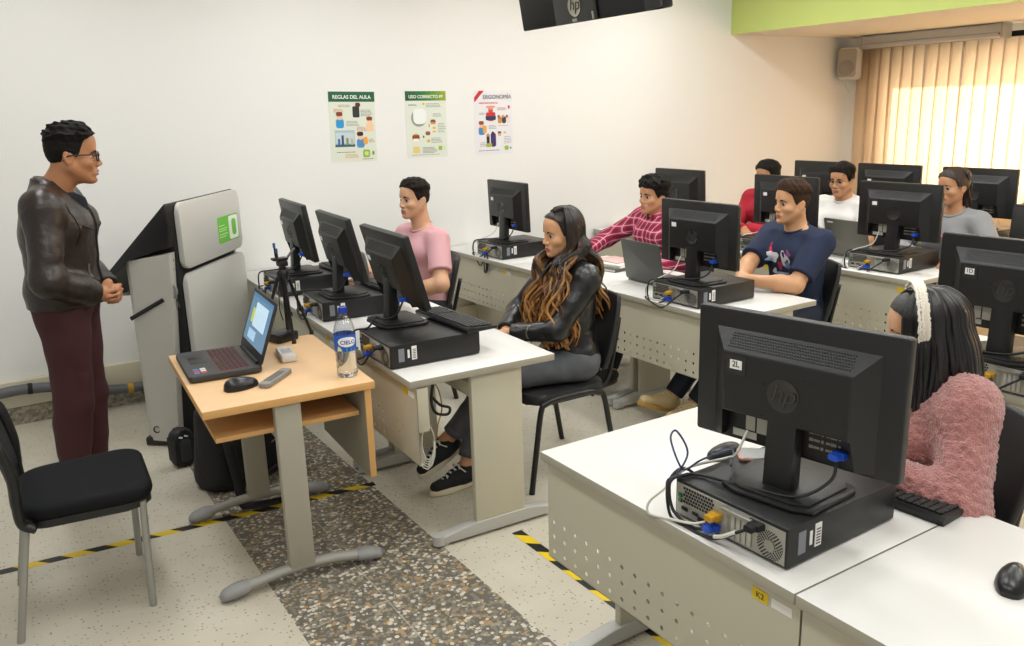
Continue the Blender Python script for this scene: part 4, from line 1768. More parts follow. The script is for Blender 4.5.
def bottle():
    t = thing('water_bottle', 'clear plastic water bottle with a blue label and cap on the table corner', 'bottle', (1.115, 2.975, TT))
    cl, nt, b0 = node_mat('bottle_plastic')
    out = nt.nodes['Material Output']
    tr = nt.nodes.new('ShaderNodeBsdfTransparent')
    tr.inputs[0].default_value = (.93, .955, .97, 1)
    gl = nt.nodes.new('ShaderNodeBsdfGlossy')
    gl.inputs['Roughness'].default_value = .06
    lw = nt.nodes.new('ShaderNodeLayerWeight')
    lw.inputs[0].default_value = .35
    mr = nt.nodes.new('ShaderNodeMapRange')
    mr.inputs[3].default_value = .06
    mr.inputs[4].default_value = .6
    nt.links.new(lw.outputs['Facing'], mr.inputs[0])
    mx = nt.nodes.new('ShaderNodeMixShader')
    nt.links.new(mr.outputs[0], mx.inputs[0])
    nt.links.new(tr.outputs[0], mx.inputs[1])
    nt.links.new(gl.outputs[0], mx.inputs[2])
    nt.links.new(mx.outputs[0], out.inputs[0])
    prof = [(0, .006), (.018, .003), (.03, .0), (.036, .006), (.0375, .016), (.0365, .03), (.0375, .045), (.036, .055), (.0375, .066), (.0365, .078), (.0375, .09),
            (.038, .11), (.038, .165), (.0375, .178), (.035, .195), (.029, .214), (.021, .23), (.0145, .241), (.0135, .252)]
    b = MB()
    b.lathe(prof, 36)
    t.scale = (1.08, 1.08, 1.0)
    b.build('body', cl, t, 180)
    wm, nt, b1 = node_mat('water')
    b1.inputs['Base Color'].default_value = (.93, .96, .97, 1)
    b1.inputs['Roughness'].default_value = .02
    b1.inputs['IOR'].default_value = 1.33
    b1.inputs['Transmission Weight'].default_value = 1.0
    b = MB()
    b.lathe([(0, .008)] + [(r - .0015, z) for r, z in prof[2:12]] + [(.0365, .128), (0, .128)], 36)
    b.build('water', wm, t, 50)
    b = MB()
    b.lathe([(.0382, .105), (.0386, .106), (.0386, .168), (.0382, .169)], 40)
    lab = b.build('label', mat('label_blue', '#1f57b8', .4), t)
    b = MB()
    b.lathe([(.0135, .246), (.0155, .247), (.0155, .268), (.0145, .271), (0, .271)], 32)
    for k in range(32):
        a = 2 * PI * k / 32
        b.box((.0156 * math.cos(a), .0156 * math.sin(a), .257), (.001, .0012, .018), rot=(0, 0, a))
    b.build('cap', mat('cap_blue', '#22409f', .4), t)
    # printed patches wrapped round the cylinder, centred on the side that faces the camera
    a0 = math.atan2(-2.975, -1.115) + R(6)

    def wrap(me, rad):
        for v in me.vertices:
            a = a0 + v.co.x / rad
            r_ = rad + v.co.z
            v.co = (r_ * math.cos(a), r_ * math.sin(a), v.co.y)
    def patch_(nm, poly, c, rad, sub=14):
        bb = MB()
        xs = [p[0] for p in poly]
        x0, x1 = min(xs), max(xs)
        # strips so that it bends
        cxs = [x0 + (x1 - x0) * i / sub for i in range(sub + 1)]

        def yr(x):
            ys = []
            for i in range(len(poly)):
                (xa, ya), (xb, yb) = poly[i], poly[(i + 1) % len(poly)]
                if min(xa, xb) - 1e-9 <= x <= max(xa, xb) + 1e-9 and abs(xa - xb) > 1e-9:
                    ys.append(ya + (yb - ya) * (x - xa) / (xb - xa))
            return (min(ys), max(ys)) if ys else (0, 0)
        rows = [[], []]
        for x in cxs:
            lo, hi = yr(x)
            rows[0].append((x, lo, 0))
            rows[1].append((x, hi, 0))
        bb.grid(rows)
        o = bb.build(nm, mat('print_' + c, c, .45), lab, 180)
        wrap(o.data, rad)
    W_ = .038 * PI
    patch_('label_print', [(-W_, .106), (W_, .106), (W_, .116), (.03, .113), (.0, .122), (-.02, .114), (-W_, .12)], '#3fa0d8', .0389)
    patch_('label_print', [(-.035, .108), (-.018, .108), (-.02, .12), (-.032, .128)], '#d4dc9a', .0391)
    ell = [(.004 + .036 * math.cos(2 * PI * k / 24), .143 + .0195 * math.sin(2 * PI * k / 24)) for k in range(24)]
    patch_('label_print', ell, '#f0f2f4', .0392)
    me = text_mesh('CIELO', .0205, extrude=.0002, bold=.0004)
    me.transform(Matrix.Translation((.006, .141, 0)))
    wrap(me, .0396)
    mesh_obj('lettering', me, mat('print_#1c3f96', '#1c3f96', .45), lab, 0)


bottle()


def tripod():
    t = thing('mini_tripod', 'black tabletop tripod standing behind the laptop on the wooden table', 'tripod', (1.105, 3.645, TT), 0)
    t.scale = (.95, .95, .83)
    top = Vector((0, 0, .36))
    b = MB()
    b.cyl((0, 0, .056), (0, 0, .40), .011, n=14)
    b.cyl((0, 0, .30), (0, 0, .40), .017, n=14)
    b.build('centre_column', BLACK_PL, t)
    b = MB()
    b.lathe([(0, .33), (.024, .33), (.028, .345), (.028, .37), (.022, .385), (0, .385)], 18)
    b.box((.0, 0, .42), (.045, .05, .03), bev=.006)
    b.cyl((0, 0, .38), (0, 0, .42), .012)
    b.box((-.01, -.0, .445), (.07, .05, .014), bev=.004)
    b.build('head', BLACK_GL, t)
    b = MB()
    b.tube([(.02, .01, .43), (.06, .06, .455), (.10, .11, .47)], .006, 8)
    b.build('pan_handle', BLACK_PL, t)
    for k, e in enumerate(((-.005, -.085, 0), (.12, .03, 0), (-.115, .06, .0))):
        b = MB()
        a = Vector((e[0] * .2, e[1] * .2, .345))
        e = Vector(e)
        m_ = a.lerp(e, .55)
        b.tube([a, m_], .0095, 8, flat=(1.2, .8))
        b.tube([m_, e + Vector((0, 0, .012))], .007, 8)
        b.tube([e + Vector((0, 0, .022)), e], [.009, .011], 10)
        b.tube([m_ - (m_ - a).normalized() * .012, m_ + (m_ - a).normalized() * .012], .013, 8)
        b.build('leg', BLACK_PL, t, 60)
    for y_, h_ in ((.02, .515), (-.008, .49)):
        b = MB()
        b.cyl((-.02, y_, .44), (-.022, y_ + .003, h_), .0045, n=10)
        b.build('clamp_prong', BLACK_GL, t)
        b = MB()
        b.cyl((-.022, y_ + .003, h_ - .012), (-.0223, y_ + .0033, h_ + .012), .0062, n=12)
        b.build('prong_tip', mat('tip_blue', '#2e4f8c', .4), t)
    b = MB()
    b.tube(bez([(-.02, -.02, .38), (-.035, -.03, .28), (-.04, -.03, .18), (-.03, -.035, .12)], 6), .0025, 6)
    b.build('strap', BLACK_MT, t, 180)
    t2 = thing('black_box', 'flat black box on the wooden table at the foot of the tripod', 'box', (1.075, 3.655, TT), R(20))
    b = MB()
    b.box((0, 0, .02), (.11, .10, .04), bev=.006)
    b.build('body', BLACK_PL, t2)
    b = MB()
    b.box((0, -.051, .02), (.09, .003, .026), bev=.001)
    b.build('front_plate', BLACK_GL, t2)


tripod()


def backpack():
    t = thing('backpack', 'black backpack with a red piping slumped on the floor under the wooden table', 'backpack', (.93, 4.03, 0), R(24))
    t.scale = (1.25, 1.1, 1.1)
    cl = mat('nylon_black', '#131316', .6, bump=.35, bscale=60)
    b = MB()
    rows = []
    for i in range(15):
        v = i / 14
        z = .002 + .42 * v
        s = (1 - .12 * v) * math.sqrt(max(0.0, 1 - max(0, (v - .72) / .28) ** 2.2)) if v > .72 else (1 - .12 * v) * (.9 + .1 * min(1, v / .1))
        row = []
        for k in range(28):
            a = 2 * PI * k / 28
            c, sn = math.cos(a), math.sin(a)
            x = .2 * s * (abs(c) ** .7) * (1 if c > 0 else -1) * (1 + .03 * math.sin(5 * v + 3 * a))
            y = .125 * s * (abs(sn) ** .7) * (1 if sn > 0 else -1) * (1 + .07 * math.sin(7 * v + 2 * a))
            row.append((x + .02 * v, y + .03 * v * v, z))
        row.append(row[0])
        rows.append(row)
    b.grid(rows)
    b.add([r for r in rows[0][:-1]], [tuple(range(28))[::-1]])
    bmesh.ops.remove_doubles(b.bm, verts=b.bm.verts, dist=1e-4)
    b.build('main_bag', cl, t, 60)
    b = MB()
    b.prism(rrect(.27, .2, .05, 5, 0, .15), .045, frame_m((0, -.105, 0), (1, 0, 0), (0, 0, 1)), bev=.02)
    b.build('front_pocket', cl, t, 60)
    b = MB()
    b.tube(bez([(-.17, -.10, .30), (-.1, -.125, .37), (0, -.11, .405), (.1, -.09, .38)], 6), .004, 8)
    b.build('red_piping', mat('red_piping', '#b3202a', .5), t, 180)
    b = MB()
    b.tube(bez([(-.05, .02, .41), (-.03, .02, .455), (.05, .02, .455), (.07, .02, .41)], 6), .01, 8, flat=(1.4, .6))
    b.build('top_handle', cl, t, 180)
    for q in ([(-.13, -.1, .36), (-.19, -.2, .28), (-.19, -.24, .12), (-.2, -.28, .02), (-.16, -.33, .007), (-.06, -.4, .006)], [(.1, -.1, .36), (.12, -.19, .25), (.08, -.2, .1), (-.02, -.16, .03)]):
        b = MB()
        b.tube(bez(q, 6), .02, 8, flat=(1.0, .26))
        b.build('shoulder_strap', cl, t, 180)
    b = MB()
    b.tube(bez([(.04, -.155, .17), (.1, -.155, .2), (.13, -.15, .25)], 5), .0025, 6)
    b.build('zip_pull', GREY_PLASTIC, t, 180)
    t = thing('small_pouch', 'small black pouch on the floor at the foot of the lectern', 'pouch', (.705, 4.33, 0), R(20))
    b = MB()
    b.prism(rrect(.11, .2, .04, 6, 0, .1), .07, frame_m((0, .035, 0), (1, 0, 0), (0, 0, 1)), bev=.018)
    b.build('body', cl, t, 60)
    b = MB()
    b.prism(rrect(.06, .12, .02, 4, 0, .09), .008, frame_m((0, -.034, 0), (1, 0, 0), (0, 0, 1)), bev=.003)
    b.build('front_panel', mat('pouch_grey', '#33353a', .6), t)
    b = MB()
    for k in range(2):
        b.box((-.02 + .03 * k, -.037, .165), (.02, .003, .008), rot=(0, .4, 0))
    b.build('white_mark', PAPER, t)


backpack()


# ------------------------------------------------------------------ laptops, papers and small things on the rows
def plain_laptop(label, loc, rz, shell, open_deg=100, mark=False):
    t = thing('laptop', label, 'laptop', loc, rz)
    # lid back faces -x (away from the user at +x)
    b = MB()
    b.prism(rrect(.24, .345, .014, 4, .12, 0), .018, Matrix.Translation((0, 0, .002)), bev=.004)
    ba = b.build('base', shell, t)
    b = MB()
    for r_ in range(6):
        for k in range(14):
            b.box((.03 + r_ * .018, -.14 + k * .0215, .0205), (.0145, .018, .002))
    b.build('keys', BLACK_PL, ba, 0)
    a = R(180 - open_deg)
    M = frame_m((0, 0, .018), (0, -1, 0), (math.cos(PI - a) if False else math.cos(R(open_deg)), 0, math.sin(R(open_deg))))
    b = MB()
    b.prism(rrect(.345, .238, .012, 4, 0, .119), .008, M, bev=.003)
    lid = b.build('lid', shell, t)
    MB2 = M @ Matrix.Translation((0, 0, -.0012))
    z = (M.to_3x3() @ Vector((0, 0, 1))).x
    b = MB()
    b.prism(rrect(.32, .2, .003, 2, 0, .125), .001, M @ Matrix.Translation((0, 0, .0075 if z > 0 else -.0005)))
    b.build('screen', SCREEN, lid)
    if mark:
        b = MB()
        b.prism(rrect(.045, .009, .002, 2, -.12 if z < 0 else .12, .215), .001, M @ Matrix.Translation((0, 0, .0078 if z < 0 else -.0008)))
        b.build('lid_badge', PAPER, lid)
    return t


LG = mat('laptop_grey', '#53544f', .45, metal=.1)
plain_laptop('open grey laptop with its lid towards us, left of the second-row monitor', (3.165, 3.585, DT), R(-3), LG, 101)
plain_laptop('open grey-green laptop in front of the man in the white shirt', (4.70, 3.375, DT), R(-6), mat('laptop_olive', '#6b6a60', .45, metal=.1), 103, True)
plain_laptop('thin open laptop seen edge on behind the far front-row monitor', (1.80, 4.42, DT + .008), R(-4), mat('laptop_pale', '#8d8b84', .4, metal=.2), 100)


def notebooks():
    for k, (lb, dz, c, sz, rz) in enumerate((('grey folder under the papers beside the man in plaid', 0, '#5c5b57', (.27, .33, .022), 8),
                                             ('stack of white papers on the grey folder beside the man in plaid', .022, '#e4e1da', (.23, .30, .02), 12),
                                             ('pinkish notebook topmost on the papers beside the man in plaid', .042, '#d6b3ab', (.16, .21, .008), 2))):
        t = thing('folder' if k == 0 else ('paper_stack' if k == 1 else 'notebook'), lb, ('folder', 'papers', 'notebook')[k], (3.36 + .01 * k, 4.14 - .012 * k, DT + dz), R(rz))
        b = MB()
        b.box((0, 0, sz[2] / 2), sz, bev=.002)
        b.build('cover' if k != 1 else 'sheets', mat('paper_' + c, c, .7), t)
        b = MB()
        b.box((0, 0, sz[2] * .45), (sz[0] + .002, sz[1] - .01, sz[2] * .5))
        b.build('page_edges', mat('page_edge', '#cfcabd', .8, bump=.3, bscale=400, stretch=(1, 1, 8)), t)
    # phone on the foreground desk
    t = thing('smartphone', 'rose-coloured smartphone lying on the foreground computer behind the monitor stand', 'phone', (1.632, 1.372, DT + .1), R(-42))
    b = MB()
    b.prism(rrect(.15, .075, .01, 4), .009, Matrix.Identity(4), bev=.003)
    b.build('case', mat('rose_case', '#c98a78', .4), t)
    b = MB()
    b.prism(rrect(.135, .068, .006, 3), .001, Matrix.Translation((0, 0, .0088)))
    b.build('screen', mat('phone_screen', '#47483f', .2), t)
    # bits by the laptop of the third row
    t = thing('papers', 'loose white papers beside the grey-green laptop', 'papers', (4.46, 3.49, DT), R(14))
    b = MB()
    b.box((0, 0, .003), (.1, .2, .006), bev=.001)
    b.build('sheets', PAPER, t)
    b = MB()
    b.box((.0, .0, .007), (.07, .12, .002))
    b.build('note', mat('paper_#d6b3ab', '#d6b3ab', .7), t)
    t = thing('pencil_case', 'small yellow and dark pencil case in front of the man in the white shirt', 'case', (4.83, 3.62, DT), R(75))
    b = MB()
    b.tube(bez([(-.09, 0, .028), (-.05, 0, .032), (.05, 0, .032), (.09, 0, .028)], 5), .028, 12, flat=(1, .95))
    b.build('pouch', mat('case_yellow', '#c9b53a', .6), t, 60)
    b = MB()
    b.tube(bez([(-.088, 0, .056), (0, 0, .062), (.088, 0, .056)], 6), .004, 6)
    b.build('zip', BLACK_MT, t, 180)
    # white sweater edge / bag under the first desk: loose white cords
    t = thing('cable_coil', 'loose pale cord hanging under the near front-row desk', 'cable', (1.385, 2.87, .50))
    b = MB()
    for k in range(5):
        pts = []
        for q in range(13):
            a = 2 * PI * q / 12
            pts.append((.028 * math.cos(a) * (1 + .1 * k), .004 * k - .01, .02 - .075 * (1 + .08 * k) + .075 * math.sin(a) * (1 + .08 * k)))
        b.tube(pts, .0032, 6)
    b.tube(bez([(0, 0, .2), (.005, .0, .12), (.0, 0, .02)], 5), .0032, 6)
    b.build('cord', WHITE_CORD, t, 180)
    t = thing('cable_coil', 'dark cord loop under the near front-row desk top', 'cable', (1.44, 2.88, .58))
    b = MB()
    b.tube(bez([(-.01, 0, .1), (-.02, 0, .02), (.0, .0, -.03), (.05, 0, -.045), (.06, 0, -.02), (.02, 0, .0), (-.015, 0, .04)], 6), .006, 7)
    b.build('cord', BLACK_CORD, t, 180)
    b = MB()
    b.tube(bez([(-.015, .01, .12), (.02, .01, .06), (.03, .01, -.02), (.01, .01, -.08), (.0, .01, -.14)], 6), .003, 7)
    b.build('amber_cord', mat('amber_cord', '#b9903e', .5), t, 180)


notebooks()


def tower():
    t = thing('computer_tower', 'black upright computer case at the right edge, on the last row below the blind', 'computer', (5.90, 2.82, DT))
    b = MB()
    b.box((0, 0, .15), (.38, .17, .29), bev=.006)
    b.build('case', BLACK_PL, t)
    b = MB()
    for x in (-.15, .15):
        for y in (-.06, .06):
            b.cyl((x, y, 0), (x, y, .006), .012, n=10)
    b.build('rubber_feet', BLACK_MT, t)
    b = MB()
    b.box((-.191, 0, .15), (.006, .15, .26), bev=.002)
    b.build('rear_panel', DGREY, t)


tower()


# ------------------------------------------------------------------ people: smooth-blended solids, polygonised into one surface
class Field:
    def __init__(self):
        self.p = []

    def rc(self, a, b, ra, rb, k=.03, cut=None, sq=None):
        """tapered capsule; sq: (axis vector, factor) squashes it along an axis"""
        self.p.append(('rc', np.array(a, float), np.array(b, float), ra, rb, k, cut, sq))

    def el(self, c, r, Rm=None, k=.03, cut=None):
        self.p.append(('el', np.array(c, float), np.array(r, float), np.eye(3) if Rm is None else np.array(Rm), None, k, cut, None))

    def sub_el(self, c, r, Rm=None, k=.01):
        self.p.append(('sub', np.array(c, float), np.array(r, float), np.eye(3) if Rm is None else np.array(Rm), None, k, None, None))

    def bounds(self):
        lo, hi = np.full(3, 9.), np.full(3, -9.)
        for q in self.p:
            if q[0] == 'rc':
                m = max(q[3], q[4])
                lo = np.minimum(lo, np.minimum(q[1], q[2]) - m)
                hi = np.maximum(hi, np.maximum(q[1], q[2]) + m)
            elif q[0] == 'el':
                m = q[2].max()
                lo = np.minimum(lo, q[1] - m)
                hi = np.maximum(hi, q[1] + m)
        return lo - .03, hi + .03

    def evaluate(self, ax):
        X, Y, Z = ax
        F = np.full((len(X), len(Y), len(Z)), .25, np.float32)
        for q in self.p:
            kind, A, B, ra, rb, k, cut, sq = q
            pad = max(k, .02) + .012
            if kind == 'rc':
                m = max(ra, rb) + pad
                lo, hi = np.minimum(A, B) - m, np.maximum(A, B) + m
            else:
                m = B.max() + pad
                lo, hi = A - m, A + m
            sl = []
            for d in range(3):
                i0, i1 = np.searchsorted(ax[d], lo[d]), np.searchsorted(ax[d], hi[d])
                sl.append(slice(int(i0), int(i1)))
            if any(s.stop - s.start < 1 for s in sl):
                continue
            x = X[sl[0]][:, None, None]
            y = Y[sl[1]][None, :, None]
            z = Z[sl[2]][None, None, :]
            if kind == 'rc':
                ab = B - A
                L2 = float(ab @ ab) + 1e-12
                px, py, pz = x - A[0], y - A[1], z - A[2]
                t = np.clip((px * ab[0] + py * ab[1] + pz * ab[2]) / L2, 0, 1)
                dx, dy, dz = px - t * ab[0], py - t * ab[1], pz - t * ab[2]
                if sq is not None:
                    u, f = sq
                    w = (dx * u[0] + dy * u[1] + dz * u[2]) * (1 / f - 1)
                    dx, dy, dz = dx + w * u[0], dy + w * u[1], dz + w * u[2]
                d = np.sqrt(dx * dx + dy * dy + dz * dz) - (ra + t * (rb - ra))
            else:
                Rm = ra
                px, py, pz = x - A[0], y - A[1], z - A[2]
                lx = (px * Rm[0, 0] + py * Rm[1, 0] + pz * Rm[2, 0]) / B[0]
                ly = (px * Rm[0, 1] + py * Rm[1, 1] + pz * Rm[2, 1]) / B[1]
                lz = (px * Rm[0, 2] + py * Rm[1, 2] + pz * Rm[2, 2]) / B[2]
                k0 = np.sqrt(lx * lx + ly * ly + lz * lz)
                k1 = np.sqrt((lx / B[0]) ** 2 + (ly / B[1]) ** 2 + (lz / B[2]) ** 2) + 1e-9
                d = k0 * (k0 - 1) / k1
            if cut is not None:
                for cp, cn in cut:
                    d = np.maximum(d, (x - cp[0]) * cn[0] + (y - cp[1]) * cn[1] + (z - cp[2]) * cn[2])
            S = F[sl[0], sl[1], sl[2]]
            if kind == 'sub':
                d = -d
                h = np.maximum(k - np.abs(S - d), 0) / k
                F[sl[0], sl[1], sl[2]] = np.maximum(S, d) + h * h * k * .25
            else:
                h = np.maximum(k - np.abs(S - d), 0) / k
                F[sl[0], sl[1], sl[2]] = np.minimum(S, d) - h * h * k * .25
        return F


def axis_samples(lo, hi, h, fine):
    """sample positions from lo to hi with step h, and finer steps inside the given intervals"""
    out = [lo]
    while out[-1] < hi:
        x = out[-1]
        s = h
        for a, b, f in fine:
            if a - f <= x < b:
                s = min(s, f)
        out.append(x + s)
    return np.array(out, np.float32)


def surface_net(F, ax):
    """one quad mesh on the zero level of the sampled field"""
    nx, ny, nz = F.shape
    ins = F < 0
    c = ins[:-1, :-1, :-1].astype(np.int8)
    tot = np.zeros((nx - 1, ny - 1, nz - 1), np.int8)
    for dx in (0, 1):
        for dy in (0, 1):
            for dz in (0, 1):
                tot += ins[dx:nx - 1 + dx, dy:ny - 1 + dy, dz:nz - 1 + dz]
    act = (tot > 0) & (tot < 8)
    I, J, K = np.nonzero(act)
    n = len(I)
    idx = np.full(act.shape, -1, np.int32)
    idx[I, J, K] = np.arange(n)
    P = np.zeros((n, 3))
    W = np.zeros(n)
    co = [(a, b, d) for a in (0, 1) for b in (0, 1) for d in (0, 1)]
    for p in range(8):
        for q in range(p + 1, 8):
            A, B = co[p], co[q]
            if sum(abs(a - b) for a, b in zip(A, B)) != 1:
                continue
            fa = F[I + A[0], J + A[1], K + A[2]]
            fb = F[I + B[0], J + B[1], K + B[2]]
            m = (fa < 0) != (fb < 0)
            t = np.where(m, fa / np.where(m, fa - fb, 1), 0)
            pa = np.stack([ax[0][I + A[0]], ax[1][J + A[1]], ax[2][K + A[2]]], 1)
            pb = np.stack([ax[0][I + B[0]], ax[1][J + B[1]], ax[2][K + B[2]]], 1)
            P += m[:, None] * (pa + t[:, None] * (pb - pa))
            W += m
    P /= W[:, None]
    quads = []
    # x edges
    for d in range(3):
        if d == 0:
            a, b = ins[:-1, 1:-1, 1:-1], ins[1:, 1:-1, 1:-1]
            e = np.argwhere(a != b)
            i, j, k = e[:, 0], e[:, 1] + 1, e[:, 2] + 1
            Q = np.stack([idx[i, j - 1, k - 1], idx[i, j, k - 1], idx[i, j, k], idx[i, j - 1, k]], 1)
        elif d == 1:
            a, b = ins[1:-1, :-1, 1:-1], ins[1:-1, 1:, 1:-1]
            e = np.argwhere(a != b)
            i, j, k = e[:, 0] + 1, e[:, 1], e[:, 2] + 1
            Q = np.stack([idx[i - 1, j, k - 1], idx[i - 1, j, k], idx[i, j, k], idx[i, j, k - 1]], 1)
        else:
            a, b = ins[1:-1, 1:-1, :-1], ins[1:-1, 1:-1, 1:]
            e = np.argwhere(a != b)
            i, j, k = e[:, 0] + 1, e[:, 1] + 1, e[:, 2]
            Q = np.stack([idx[i - 1, j - 1, k], idx[i, j - 1, k], idx[i, j, k], idx[i - 1, j, k]], 1)
        fl = ~a[tuple(np.argwhere(a != b).T)]
        Q[fl] = Q[fl][:, ::-1]
        quads.append(Q)
    Q = np.concatenate(quads)
    Q = Q[(Q >= 0).all(1)]
    return P, Q


def net_mesh(name, P, Q, mats, parent, mat_idx=None):
    me = bpy.data.meshes.new(name)
    me.vertices.add(len(P))
    me.vertices.foreach_set('co', P.astype(np.float32).ravel())
    me.loops.add(Q.size)
    me.loops.foreach_set('vertex_index', Q.astype(np.int32).ravel())
    me.polygons.add(len(Q))
    me.polygons.foreach_set('loop_start', np.arange(0, Q.size, 4, dtype=np.int32))
    me.update(calc_edges=True)
    me.validate()
    if mat_idx is not None and len(me.polygons) == len(mat_idx):
        me.polygons.foreach_set('material_index', mat_idx.astype(np.int32))
    return mesh_obj(name, me, mats, parent, 180)


def wobble(P, amp, freq, seed, stretch=(1, 1, 1)):
    r = np.random.RandomState(seed)
    out = np.zeros(len(P))
    for _ in range(7):
        d = r.normal(size=3)
        d = d / np.linalg.norm(d) * freq * r.uniform(.6, 1.6)
        out += np.sin((P * np.array(stretch)) @ d + r.uniform(0, 6.28))
    return amp * out / 7 * 1.8


def vnormals(P, Q):
    n = np.cross(P[Q[:, 2]] - P[Q[:, 0]], P[Q[:, 3]] - P[Q[:, 1]])
    N = np.zeros_like(P)
    for c in range(4):
        np.add.at(N, Q[:, c], n)
    return N / (np.linalg.norm(N, axis=1)[:, None] + 1e-12)


V = lambda *a: np.array(a, float)


def unit(v):
    v = np.array(v, float)
    return v / (np.linalg.norm(v) + 1e-12)


def rot_z(a):
    c, s = math.cos(a), math.sin(a)
    return np.array([[c, -s, 0], [s, c, 0], [0, 0, 1.]])


def rot_y(a):
    c, s = math.cos(a), math.sin(a)
    return np.array([[c, 0, s], [0, 1, 0], [-s, 0, c]])


def rot_x(a):
    c, s = math.cos(a), math.sin(a)
    return np.array([[1, 0, 0], [0, c, -s], [0, s, c]])


def rot_axis(u, a):
    u = unit(u)
    K = np.array([[0, -u[2], u[1]], [u[2], 0, -u[0]], [-u[1], u[0], 0]])
    return np.eye(3) + math.sin(a) * K + (1 - math.cos(a)) * K @ K


def ik(a, c, l1, l2, pole):
    """middle joint between a and c, bent towards pole"""
    a, c = np.array(a, float), np.array(c, float)
    d = c - a
    L = min(np.linalg.norm(d), (l1 + l2) * .999)
    u = unit(d)
    c = a + u * L
    x = (l1 * l1 - l2 * l2 + L * L) / (2 * L)
    h = math.sqrt(max(l1 * l1 - x * x, 0))
    p = np.array(pole, float)
    p = unit(p - u * (p @ u))
    return a + u * x + p * h, c


class Pose:
    """joints in the person's own frame: x forward, y to the left, z up, origin on the floor below the pelvis"""

    def __init__(s, sitting=True, lean=4, twist=0, head_yaw=0, head_pitch=0, head_roll=0, female=False, scale=1.0, seat=.455, wr=None, wl=None,
                 pole_r=(-.3, -1, -.5), pole_l=(-.3, 1, -.5), ankles=None, shoulder=None, head_fwd=.035, neck_len=0.0, head_scale=.935):
        s.female = female
        s.k = scale
        s.hk = scale * head_scale
        k = scale
        s.sitting = sitting
        hz = seat + .105 if sitting else .92 * k
        s.pelvis = V(0, 0, hz)
        rl = rot_y(R(lean)) @ rot_z(0)
        tw = rot_z(R(twist))
        up = lambda x, y, z: s.pelvis + rl @ (tw @ V(x * k, y * k, z * k))
        sw = (.165 if female else .185) if shoulder is None else shoulder
        s.sw = sw
        s.Rt = rl @ tw
        s.waist = up(-.005, 0, .17)
        s.chest = up(-.005, 0, .31)
        s.neck = up(-.015, 0, .485)
        s.sh = {1: up(-.01, sw, .425), -1: up(-.01, -sw, .425)}
        hb = up(head_fwd - .01, 0, .485)
        s.Rh = rot_z(R(head_yaw)) @ rot_y(R(head_pitch)) @ rot_x(R(head_roll))
        s.head = hb + V(0, 0, (.155 + neck_len) * k)
        s.hip = {1: V(.0, .09 * k, hz - .02), -1: V(.0, -.09 * k, hz - .02)}
        an = ankles or {1: V(.40, .1, .085), -1: V(.40, -.1, .085)}
        s.knee, s.ank = {}, {}
        for q in (1, -1):
            s.knee[q], s.ank[q] = ik(s.hip[q], an[q], (.43 if sitting else .410) * k, (.42 if sitting else .408) * k, (1, .12 * q, .6) if sitting else (1, 0, 0))
        s.elb, s.wri = {}, {}
        for q, w, p in ((-1, wr, pole_r), (1, wl, pole_l)):
            if w is None:
                w = V(.40, .13 * q, .77)
            s.elb[q], s.wri[q] = ik(s.sh[q], w, .285 * k, .255 * k, p)
        s.hand = {}

    def H(s, x, y, z):
        return s.head + s.Rh @ (V(x, y, z) * s.hk)


def head_field(F, p, off=0.0):
    k, Rh, H = p.hk, p.Rh, p.H
    fm = p.female
    F.el(H(-.008, 0, .032), V(.089, .076, .088) * k, Rh, .02)
    F.el(H(.028, 0, -.03), V(.060, .060, .086) * k, Rh, .03)
    jw = .042 if fm else .050
    for q in (1, -1):
        F.rc(H(-.005, q * (jw + .008), -.045), H(.058, q * .014, -.098), .020 * k, .015 * k, .025)
        F.el(H(.056, q * .042, -.03), V(.026, .024, .02) * k, Rh, .02)
    F.el(H(.072, 0, -.100), V(.018, .022, .016) * k, Rh, .018)
    F.rc(H(.076, -.030, .022), H(.076, .030, .022), .0125 * k, .0125 * k, .02)
    F.el(H(.06, 0, .06), V(.036, .052, .04) * k, Rh, .03)
    # eye hollows
    for q in (1, -1):
        F.sub_el(H(.098, q * .032, -.003), V(.017, .02, .013) * k, Rh, .018)
    # nose
    F.rc(H(.086, 0, .012), H(.104, 0, -.034), .0075 * k, .0105 * k, .014)
    for q in (1, -1):
        F.el(H(.094, q * .0115, -.040), V(.011, .0075, .0075) * k, Rh, .008)
    # mouth
    F.el(H(.077, 0, -.070), V(.018, .03, .022) * k, Rh, .016)
    F.rc(H(.081, -.0245, -.070), H(.0905, 0, -.0665), .0045 * k, .0062 * k, .007)
    F.rc(H(.081, .0245, -.070), H(.0905, 0, -.0665), .0045 * k, .0062 * k, .007)
    F.rc(H(.080, -.021, -.077), H(.0890, 0, -.0795), .005 * k, .0072 * k, .007)
    F.rc(H(.080, .021, -.077), H(.0890, 0, -.0795), .005 * k, .0072 * k, .007)
    F.sub_el(H(.094, 0, -.0728), V(.012, .026, .0016) * k, Rh, .003)
    F.sub_el(H(.094, 0, -.090), V(.010, .02, .006) * k, Rh, .01)
    # almond openings for the eyes
    for q in (1, -1):
        F.sub_el(H(.088, q * .032, -.003), V(.016, .0125, .0048) * k, Rh, .003)
    # ears
    for q in (1, -1):
        Re = Rh @ rot_z(R(-18 * q)) @ rot_y(R(-12))
        F.el(H(-.012, q * .0775, -.008), V(.019, .009, .031) * k, Re, .006)
        F.sub_el(H(-.008, q * .088, -.006), V(.011, .007, .019) * k, Re, .006)
    # neck
    nr = .047 if fm else .058
    F.rc(p.H(-.022, 0, -.05), p.neck + p.Rt @ V(0, 0, -.02), nr * k, (nr + .006) * k, .03)


